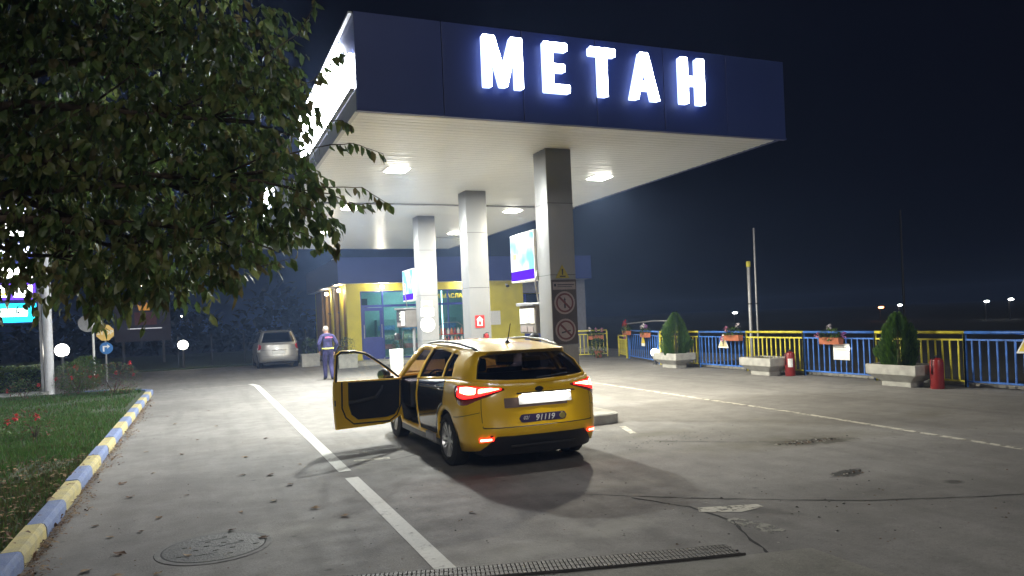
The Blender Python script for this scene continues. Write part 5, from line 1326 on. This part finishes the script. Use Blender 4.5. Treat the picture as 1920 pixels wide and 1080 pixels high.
yp_ = rear_y(0, .88)
plm = MB().box(-.29, .42, yp_ - .065, yp_ - .005, .884, .898, bev=.004).build('plate_lamp', M_trim, taxi)
MB().add([(-.24, yp_ - .058, .882), (.37, yp_ - .058, .882), (.37, yp_ - .03, .882), (-.24, yp_ - .03, .882)], [(0, 3, 2, 1)]).build('bulb', emission('plate_lamp', (1, .97, .9), 16), plm)
stk = MB(); vs_ = []; N_ = 24
for k in range(N_ + 1):
    u = -.298 + .596 * k / N_; hh = .046 * (1 if abs(u) < .252 else sqrt(max(0, 1 - ((abs(u) - .252) / .0462) ** 2))); x = .02 + u
    for z in (.605 - hh, .605 + hh): vs_.append((x, rear_y(x, z) - .006, z))
stk.add(vs_, [(2 * k, 2 * k + 2, 2 * k + 3, 2 * k + 1) for k in range(N_)]); so = stk.build('company_sticker', mat('sticker_navy', (.035, .022, .09), .6, var=.05), taxi)
yk = rear_y(.0, .56) - .009
text_mesh('lettering', '91119', .092, M_sgn_w, so, (.035, yk - .0005, .602), (pi / 2 - .1, 0, 0), .001, 'CENTER', .25, 1.05)
text_mesh('lettering', '02/', .055, M_sgn_w, so, (-.20, yk - .004, .612), (pi / 2, 0, 0), .001, 'CENTER', .25, 1.0)
t = MB(); disc(t, (.255, .605), .034, yk - .012, yk - .003, 20); t.build('gold_emblem', mat('emblem_gold', (.45, .38, .10), .5, var=.1), so)
lg = MB(); lg.lathe([(.052, -.012), (.052, 0)], 24, (0, 0, 0), 'y'); lgo = lg.build('maker_badge', M_dark, taxi, (0, rear_y(0, .925) - .004, .925)); lgo.scale = (1, 1, .55)
MB().box(-.22, .22, .36, .40, 1.362, 1.374).build('high_brake_lamp', M_lampred, taxi)
wp = MB(); wp.tube([(0, .155, 1.045), (.18, .165, 1.06), (.42, .20, 1.075)], .008, 5); wp.build('rear_wiper', M_trim, taxi)
for sd in (-1, 1):
    pts = [Vector((sd * .535, .60, 1.362)), Vector((sd * .55, .78, 1.405)), Vector((sd * .57, 1.2, 1.452)), Vector((sd * .585, 1.8, 1.472)), Vector((sd * .575, 2.4, 1.448)), Vector((sd * .565, 2.6, 1.42))]
    MB().tube(pts, .017, 8).build('roof_rail', mat('rail_dark', (.10, .09, .07), .35, metal=.4, var=.1), taxi, smooth=True)
an = MB(); an.tube([(-.08, .80, 1.44), (-.08, .72, 1.60), (-.08, .68, 1.68)], [.008, .006, .005], 6); ano = an.build('antenna', M_dark, taxi); MB().lathe([(.035, 0), (.012, .035)], 10, (-.08, .80, 1.445)).build('antenna_base', M_dark, ano)
hx, hy, hz = S.lower(('s', 1.18), .93, -1)
MB().tube([(hx - .01, 1.12, .925), (hx - .035, 1.16, .935), (hx - .035, 1.28, .935), (hx - .01, 1.32, .93)], .013, 6).build('door_handle', mat('handle_grey', (.12, .11, .12), .25, coat=.5, var=.1), taxi, smooth=True)
MB().box(-.895, -.86, 1.40, 1.75, .24, .33).build('sill_plate', mat('sill_grey', (.25, .24, .25), .5, var=.1), taxi)
# open driver door
HX, HY = -.865, 3.17
dr = bpy.data.objects.new('front_door', None); COL.objects.link(dr); dr.parent = taxi; dr.location = (HX, HY, 0); dr.rotation_euler = (0, 0, radians(-75)); dr.scale = (1, 1.10, 1)
ys_ = [2.215 + (3.165 - 2.215) * k / 10 for k in range(11)]; zs_ = [.29, .36, .46, .58, .70, .82, .90, 1.0]
do_ = MB(); V = []
def dz(y, z):  # round the lower front corner
    return max(z, .29 + max(0, (y - 2.95)) * .55)
for y in ys_:
    for k, z in enumerate(zs_):
        zz = dz(y, min(z, S.belt(y)) if k < 7 else S.belt(y)); x = S.lower(('s', y), zz, -1)[0]; V.append((x - HX, y - HY, zz))
nO = len(V)
for y in ys_:
    for k, z in enumerate(zs_):
        zz = dz(y, min(z, S.belt(y)) if k < 7 else S.belt(y)); x = S.lower(('s', y), zz, -1)[0]
        e = (k in (0,) or y in (ys_[0], ys_[-1])); V.append((x - HX + (.05 if e else .085), y - HY, zz))
w8 = 8; fs_ = []
for i in range(10):
    for k in range(7):
        a = i * w8 + k; fs_.append((a, a + 1, a + w8 + 1, a + w8)); fs_.append((nO + a, nO + a + w8, nO + a + w8 + 1, nO + a + 1))
    fs_.append((i * w8, (i + 1) * w8, nO + (i + 1) * w8, nO + i * w8)); fs_.append((i * w8 + 7, nO + i * w8 + 7, nO + (i + 1) * w8 + 7, (i + 1) * w8 + 7))
for k in range(7): fs_.append((k, nO + k, nO + k + 1, k + 1)); fs_.append((10 * w8 + k, 10 * w8 + k + 1, nO + 10 * w8 + k + 1, nO + 10 * w8 + k))
do_.add(V, fs_); dp_ = do_.build('door_panel', M_taxi, dr, smooth=35)
def ins(y, z, d): return (S.lower(('s', y), min(z, 1.0), -1)[0] - HX + d, y - HY, z)
tri = MB(); oy = [(2.385, .935), (2.39, .62), (2.42, .48), (2.50, .405), (2.9, .395), (3.02, .42), (3.10, .52), (3.12, .75), (3.12, .915)]
P0 = [ins(y, z, .088) for y, z in oy]; P1 = [ins(y, z, .115) for y, z in oy]; nn = len(oy)
tri.add(P0 + P1, [tuple(range(nn)), tuple(range(2 * nn - 1, nn - 1, -1))] + [(k, nn + k, nn + (k + 1) % nn, (k + 1) % nn) for k in range(nn)])
tri.build('door_trim', M_trim, dr)
MB().tube([ins(2.38, .66, .14), ins(2.5, .665, .17), ins(2.75, .70, .165), ins(2.84, .80, .135), ins(2.86, .86, .125)], [.022, .026, .024, .018, .014], 8).build('armrest', mat('armrest_grey', (.05, .05, .055), .6, var=.1), dr, smooth=True)
sealp = [(2.30, .95), (2.30, .58), (2.34, .45), (2.44, .35), (2.95, .33), (3.07, .40), (3.145, .55), (3.15, .90)]
MB().tube([ins(y, z, .088) for y, z in sealp], .010, 6).build('door_seal', M_black, dr, smooth=True)
def fr_pt(y, z): return (-S.G(z) * S.taper(y) - HX + .02, y - HY, z)
fpts = [(2.235, .95), (2.215, 1.15), (2.19, 1.33), (2.23, 1.375), (2.40, 1.372), (2.58, 1.335), (2.80, 1.20), (3.0, 1.06), (3.13, .955)]
MB().tube([fr_pt(y, z) for y, z in fpts], .019, 8).build('window_frame', M_taxi, dr, smooth=True)
MB().tube([(lambda p: (p[0] + .022, p[1] + .004, p[2] - .004))(fr_pt(y, z)) for y, z in fpts], .014, 8).build('frame_seal', M_black, dr, smooth=True)
gp_ = MB(); gl_ = [fr_pt(y, z) for y, z in fpts]; gp_.add(gl_, [tuple(range(len(gl_)))]); gp_.build('door_glass', glassmat('clear_glass', (.88, .9, .9), .05), dr)
mr_ = MB(); mr_.sphere((-.12, -.16, .985), .125, 14, 9, 0, (1.05, .5, .72)); mr_.build('wing_mirror', M_trim, dr, smooth=True)
MB().box(-.06, .02, -.15, -.09, .93, .97).build('mirror_arm', M_trim, dr)
b = MB(); b.lathe([(.0001, 0), (.1, 0)], 20, (0, 0, 0), 'y', cap=False); mo = b.build('mirror_glass', mat('mirror', (.8, .8, .8), .05, metal=1, var=.02), dr, (-.12, -.222, .985)); mo.scale = (.98, 1, .66)
MB().box(.05, .075, -.962, -.955, .62, .70).build('latch', M_dark, dr)

# silver people carrier in the background
VN = dict(TX); VN.update(L=4.3, axles=(.85, 3.5), R=.36, Dr=.6, rear_drop=-.01, cuts=(), wid=[(z, w * .985) for z, w in TX['wid'][:-1]] + [(1.1, .84)],
    rear=[(.12, .12), (.26, .05), (.45, .0), (.6, .02), (.8, .05), (1.0, .09), (1.1, .11)], front=[(z, y - .2) for z, y in TX['front']], tap=[(0, .95), (.6, .975), (1.4, 1), (3.2, 1), (3.8, .96), (4.3, .92)],
    beltline=[(0, 1.10), (1.2, 1.07), (2.2, 1.03), (3.2, .99), (3.6, .93), (4.3, .75)], rearlip=[(0, .30), (90, .24)],
    gw=[(.95, .85), (1.10, .835), (1.3, .765), (1.53, .67), (1.58, .63), (1.62, .57)], rows=[0, 0, 0, 1.53, 1.585, 1.615, 1.635, 1.64], spoil=[.24, .28, .45, .6], grear=[(1.05, .10), (1.1, .12), (1.3, .2), (1.53, .30)],
    side_cols=[(.6, .75), (.68, .82), (1.15, 1.2), (1.22, 1.27), (1.65, 1.66), (2.1, 2.04), (2.22, 2.14), (2.7, 2.3), (3.2, 2.4), (3.3, 2.5)], ws=(3.75, 2.7), hood0=3.5, n=3.0, roof_drop=0, side_drop=(0, 0))
V_ = Shell(VN)
van = thing('silver_car', 'silver people carrier parked in the dark beyond the lane', 'car', (3.08, 33.3, 0))
M_silver = mat('silver_paint', (.34, .33, .32), .35, metal=.35, coat=.4, var=.04)
shell_parts(V_, van, M_silver, None, None, glassmat('dark_tint', (.08, .08, .10), .16))
for (x, y, sd) in ((-.76, .85, -1), (.76, .85, 1), (-.76, 3.5, -1), (.76, 3.5, 1)): wheel(van, (x, y, .315), .315, .2, sd)
ub = MB(); ub.box(-.62, .62, .3, 4.0, .17, .34); ub.build('underbody', M_trim, van)
for sd in (1, -1):
    patch(V_, 52, 88, [(52, .99), (70, 1.06), (88, 1.07)], [(52, .86), (70, .80), (88, .80)], sd, .012, 8, 5, .01).build('tail_lamp', mat('lamp_red_dim', (.45, .02, .03), .2, coat=.6, var=.05), van, smooth=True)
    patch(V_, 55, 85, [(55, .80), (85, .79)], [(55, .72), (85, .71)], sd, .008, 6, 3, .006).build('reflector', M_white, van, smooth=True)
    MB().tube([(sd * .6, .6, 1.60), (sd * .62, 1.2, 1.655), (sd * .62, 2.0, 1.655), (sd * .6, 2.4, 1.61)], .018, 6).build('roof_rail', M_grey, van, smooth=True)
    MB().sphere((sd * .97, 2.95, 1.06), .1, 10, 8, 0, (1, .6, .8)).build('wing_mirror', M_trim, van, smooth=True)
def ry2(x, z): return V_.yr(z)
MB().box(-.26, .26, ry2(0, .68) - .02, ry2(0, .68) + .01, .62, .73).build('number_plate', M_sgn_w, van)
MB().box(-.3, .3, ry2(0, .78) - .02, ry2(0, .78) + .01, .765, .79).build('plate_lip', mat('chrome', (.6, .6, .6), .15, metal=1, var=.05), van)
sv = MB()
for sd in (1, -1):
    for (a0, a1, z0, z1) in ((0, 50, .80, .79), (0, 44, .53, .522)):
        q = patch(V_, a0, a1, [(a0, z0), (a1, z0)], [(a0, z1), (a1, z1)], sd, .003, 8, 1); sv.add(q.v, q.f)
sv.build('shut_line', M_dark, van)
tc_ = thing('dark_car', 'dark parked car cut off behind the silver people carrier', 'car', (1.2, 41.0, .07))
bpy.data.objects.remove(tc_, do_unlink=True)

# ================================================================== WORKER
def person(loc, rz):
    t = thing('person', 'worker in purple-blue overalls walking away, head bent, grey hair', 'person', loc, rz)
    # joints: (x right, y forward, z up), radius
    J = {'pelvis': (0, 0, .96, .125, .10), 'waist': (0, .0, 1.10, .15, .115), 'chest': (0, .03, 1.29, .185, .13), 'shoulders': (0, .06, 1.41, .13, .10), 'neck': (-.01, .11, 1.49, .055, .055),
         'lhip': (-.095, 0, .88, .095, .10), 'lknee': (-.085, .10, .50, .080, .082), 'lank': (-.075, .10, .10, .062, .066), 'ltoe': (-.085, .23, .045, .045, .040),
         'rhip': (.095, 0, .88, .095, .10), 'rknee': (.085, .03, .49, .080, .082), 'rank': (.08, -.15, .12, .062, .066), 'rtoe': (.10, -.03, .045, .045, .040),
         'lsh': (-.19, .01, 1.405, .07, .07), 'lel': (-.30, -.04, 1.14, .064, .064), 'lwr': (-.22, .14, .95, .048, .048),
         'rsh': (.19, .01, 1.405, .07, .07), 'rel': (.285, -.06, 1.14, .064, .064), 'rwr': (.235, .10, .90, .048, .048)}
    E_ = [('pelvis', 'waist'), ('waist', 'chest'), ('chest', 'shoulders'), ('shoulders', 'neck'), ('pelvis', 'lhip'), ('lhip', 'lknee'), ('lknee', 'lank'), ('lank', 'ltoe'), ('pelvis', 'rhip'), ('rhip', 'rknee'), ('rknee', 'rank'), ('rank', 'rtoe'),
          ('shoulders', 'lsh'), ('lsh', 'lel'), ('lel', 'lwr'), ('shoulders', 'rsh'), ('rsh', 'rel'), ('rel', 'rwr')]
    ks_ = list(J); me = bpy.data.meshes.new('skel'); me.from_pydata([J[k][:3] for k in ks_], [(ks_.index(a), ks_.index(b)) for a, b in E_], [])
    o = bpy.data.objects.new('skel', me); COL.objects.link(o)
    o.modifiers.new('Skin', 'SKIN'); 
    if not me.skin_vertices: pass
    for i, k in enumerate(ks_):
        sv_ = me.skin_vertices[0].data[i]; sv_.radius = J[k][3:5]; sv_.use_root = (k == 'pelvis')
    ss = o.modifiers.new('Sub', 'SUBSURF'); ss.levels = 2; ss.render_levels = 2
    dg = bpy.context.evaluated_depsgraph_get(); m2 = bpy.data.meshes.new_from_object(o.evaluated_get(dg)); bpy.data.objects.remove(o, do_unlink=True)
    M_cl = mat('overall_cloth', (.022, .019, .075), .9, var=.35, scale=9, bump=.9, bscale=14); M_sk = mat('skin', (.45, .27, .2), .6, var=.08); M_shoe = M_dark
    m2.materials.clear()
    for m in (M_cl, M_shoe, M_sk): m2.materials.append(m)
    for p in m2.polygons:
        c = p.center; p.use_smooth = True
        p.material_index = 1 if c.z < .085 else (2 if c.z > 1.50 else 0)
    bd = bpy.data.objects.new('body', m2); COL.objects.link(bd); bd.parent = t
    # head with ears, nose, hair cap
    h = MB(); h.sphere((-.012, .135, 1.605), .105, 18, 14, 0, (.76, .95, 1.13)); h.sphere((-.012, .235, 1.585), .022, 8, 6, 0, (.8, 1, 1.2))
    for s_ in (-1, 1): h.sphere((s_ * .083 - .012, .13, 1.595), .026, 8, 6, 0, (.45, .8, 1.2)); h.sphere((s_ * .033 - .012, .225, 1.618), .012, 8, 6, 0)
    h.box(-.037, .013, .215, .232, 1.542, 1.55); h.build('head', M_sk, t, smooth=True)
    hr = MB()
    prof_n = 12
    hr.sphere((-.012, .122, 1.632), .107, 18, 12, 0, (.79, .93, .98)); hr.build('hair', mat('grey_hair', (.33, .29, .25), .8, var=.25, scale=30, bump=.4), t, smooth=True)
    # hands
    for s_, (wx, wy, wz_) in ((-1, (-.22, .14, .95)), (1, (.235, .10, .90))):
        q = MB(); q.sphere((wx, wy + .04, wz_ - .05), .04, 10, 8, 0, (.6, .8, 1.1))
        for k in range(4): q.tube([(wx - .01 * s_, wy + .015 + .017 * k, wz_ - .08), (wx - .016 * s_, wy + .02 + .018 * k, wz_ - .12), (wx - .03 * s_, wy + .02 + .018 * k, wz_ - .15 + .006 * abs(k - 1.5))], [.010, .009, .007], 6)
        q.tube([(wx - .012 * s_, wy + .07, wz_ - .05), (wx - .03 * s_, wy + .09, wz_ - .085), (wx - .04 * s_, wy + .09, wz_ - .11)], [.011, .010, .008], 6); q.build('hand', M_sk, t, smooth=True)
    # jacket hem with reflective band, collar, lettering
    hm = MB()
    hm.lathe([(.155, .985), (.168, 1.0), (.170, 1.04), (.16, 1.055)], 24, (0, 0, 0), 'z', cap=False); ho = hm.build('jacket_hem', M_cl, t, smooth=True); ho.scale = (1.12, .82, 1)
    rb = MB(); rb.lathe([(.171, .998), (.173, 1.0), (.173, 1.032), (.171, 1.034)], 24, (0, 0, 0), 'z', cap=False); ro = rb.build('reflective_band', mat('hivis_yellow', (.75, .75, .12), .5, var=.06), t, smooth=True); ro.scale = (1.12, .82, 1)
    cl = MB(); cl.lathe([(.075, 1.44), (.072, 1.50), (.065, 1.515)], 16, (-.005, .085, 0), 'z', cap=False); cl.build('collar', M_cl, t, smooth=True)
    lt_ = MB()
    for k in range(6):
        x = -.11 + .042 * k; y = -.103 - .008 * (1 - abs(x) / .12); lt_.box(x, x + .03, y - .02, y - .004, 1.345 + .004 * (k % 2), 1.385 + .008 * sin(k))
    lt_.build('back_print', mat('print_pink', (.65, .12, .25), .7, var=.15), t)
    return t
person((3.73, 24.2, 0), radians(8))

# grit, pebbles and dirt scattered over the asphalt
gb = MB(); M_grit = [mat('grit_dark', (.045, .04, .035), .95, var=.3, scale=40), mat('grit_pale', (.30, .28, .25), .95, var=.3, scale=40), mat('grit_brown', (.12, .08, .05), .95, var=.3, scale=40)]
def pebble(x, y, r):
    v = [(x + r * cos(a) * random.uniform(.6, 1.2), y + r * sin(a) * random.uniform(.6, 1.2), .001) for a in (0, 1.2, 2.5, 3.8, 5.0)] + [(x + random.uniform(-.3, .3) * r, y + random.uniform(-.3, .3) * r, r * random.uniform(.3, .8))]
    r_ = random.random(); gb.add(v, [(k, (k + 1) % 5, 5) for k in range(5)], 0 if r_ < .5 else (1 if r_ < .72 else 2))
for _ in range(900): pebble(random.uniform(-1.2, 11), 4.0 + 15 * random.random() ** 1.8, random.uniform(.004, .012))
for _ in range(140): pebble(random.gauss(7.2, .25), random.gauss(7.40, .06), random.uniform(.008, .024))
for _ in range(40): pebble(random.gauss(6.1, .13), random.gauss(5.8, .05), random.uniform(.006, .02))
for _ in range(150): pebble(random.gauss(6.0, .6), random.gauss(8.6, .25), random.uniform(.005, .012))
for _ in range(50): pebble(random.uniform(3.0, 7.5), random.gauss(4.9, .5), random.uniform(.006, .018))
tag(stuff(gb.build('grit', M_grit)), 'loose grit and small stones scattered over the asphalt', 'grit')

# ================================================================== ADDED HAZE
hz = MB().box(-404, 404, -64, 504, -1.2, 9.5).build('haze', mat('unused_haze', (1, 1, 1)))  # added haze volume; its scatter stands in for lens bloom around the lights
hm_ = bpy.data.materials.new('bloom_haze'); hm_.use_nodes = True; hm_.node_tree.nodes.clear()
ho_ = hm_.node_tree.nodes.new('ShaderNodeOutputMaterial'); hv_ = hm_.node_tree.nodes.new('ShaderNodeVolumePrincipled')
hv_.inputs['Color'].default_value = (.36, .54, 1, 1); hv_.inputs['Density'].default_value = HAZE; hv_.inputs['Anisotropy'].default_value = .35
hm_.node_tree.links.new(hv_.outputs[0], ho_.inputs['Volume'])
hz.data.materials.clear(); hz.data.materials.append(hm_)
tag(stuff(hz), 'thin night haze glowing around the lights', 'haze')
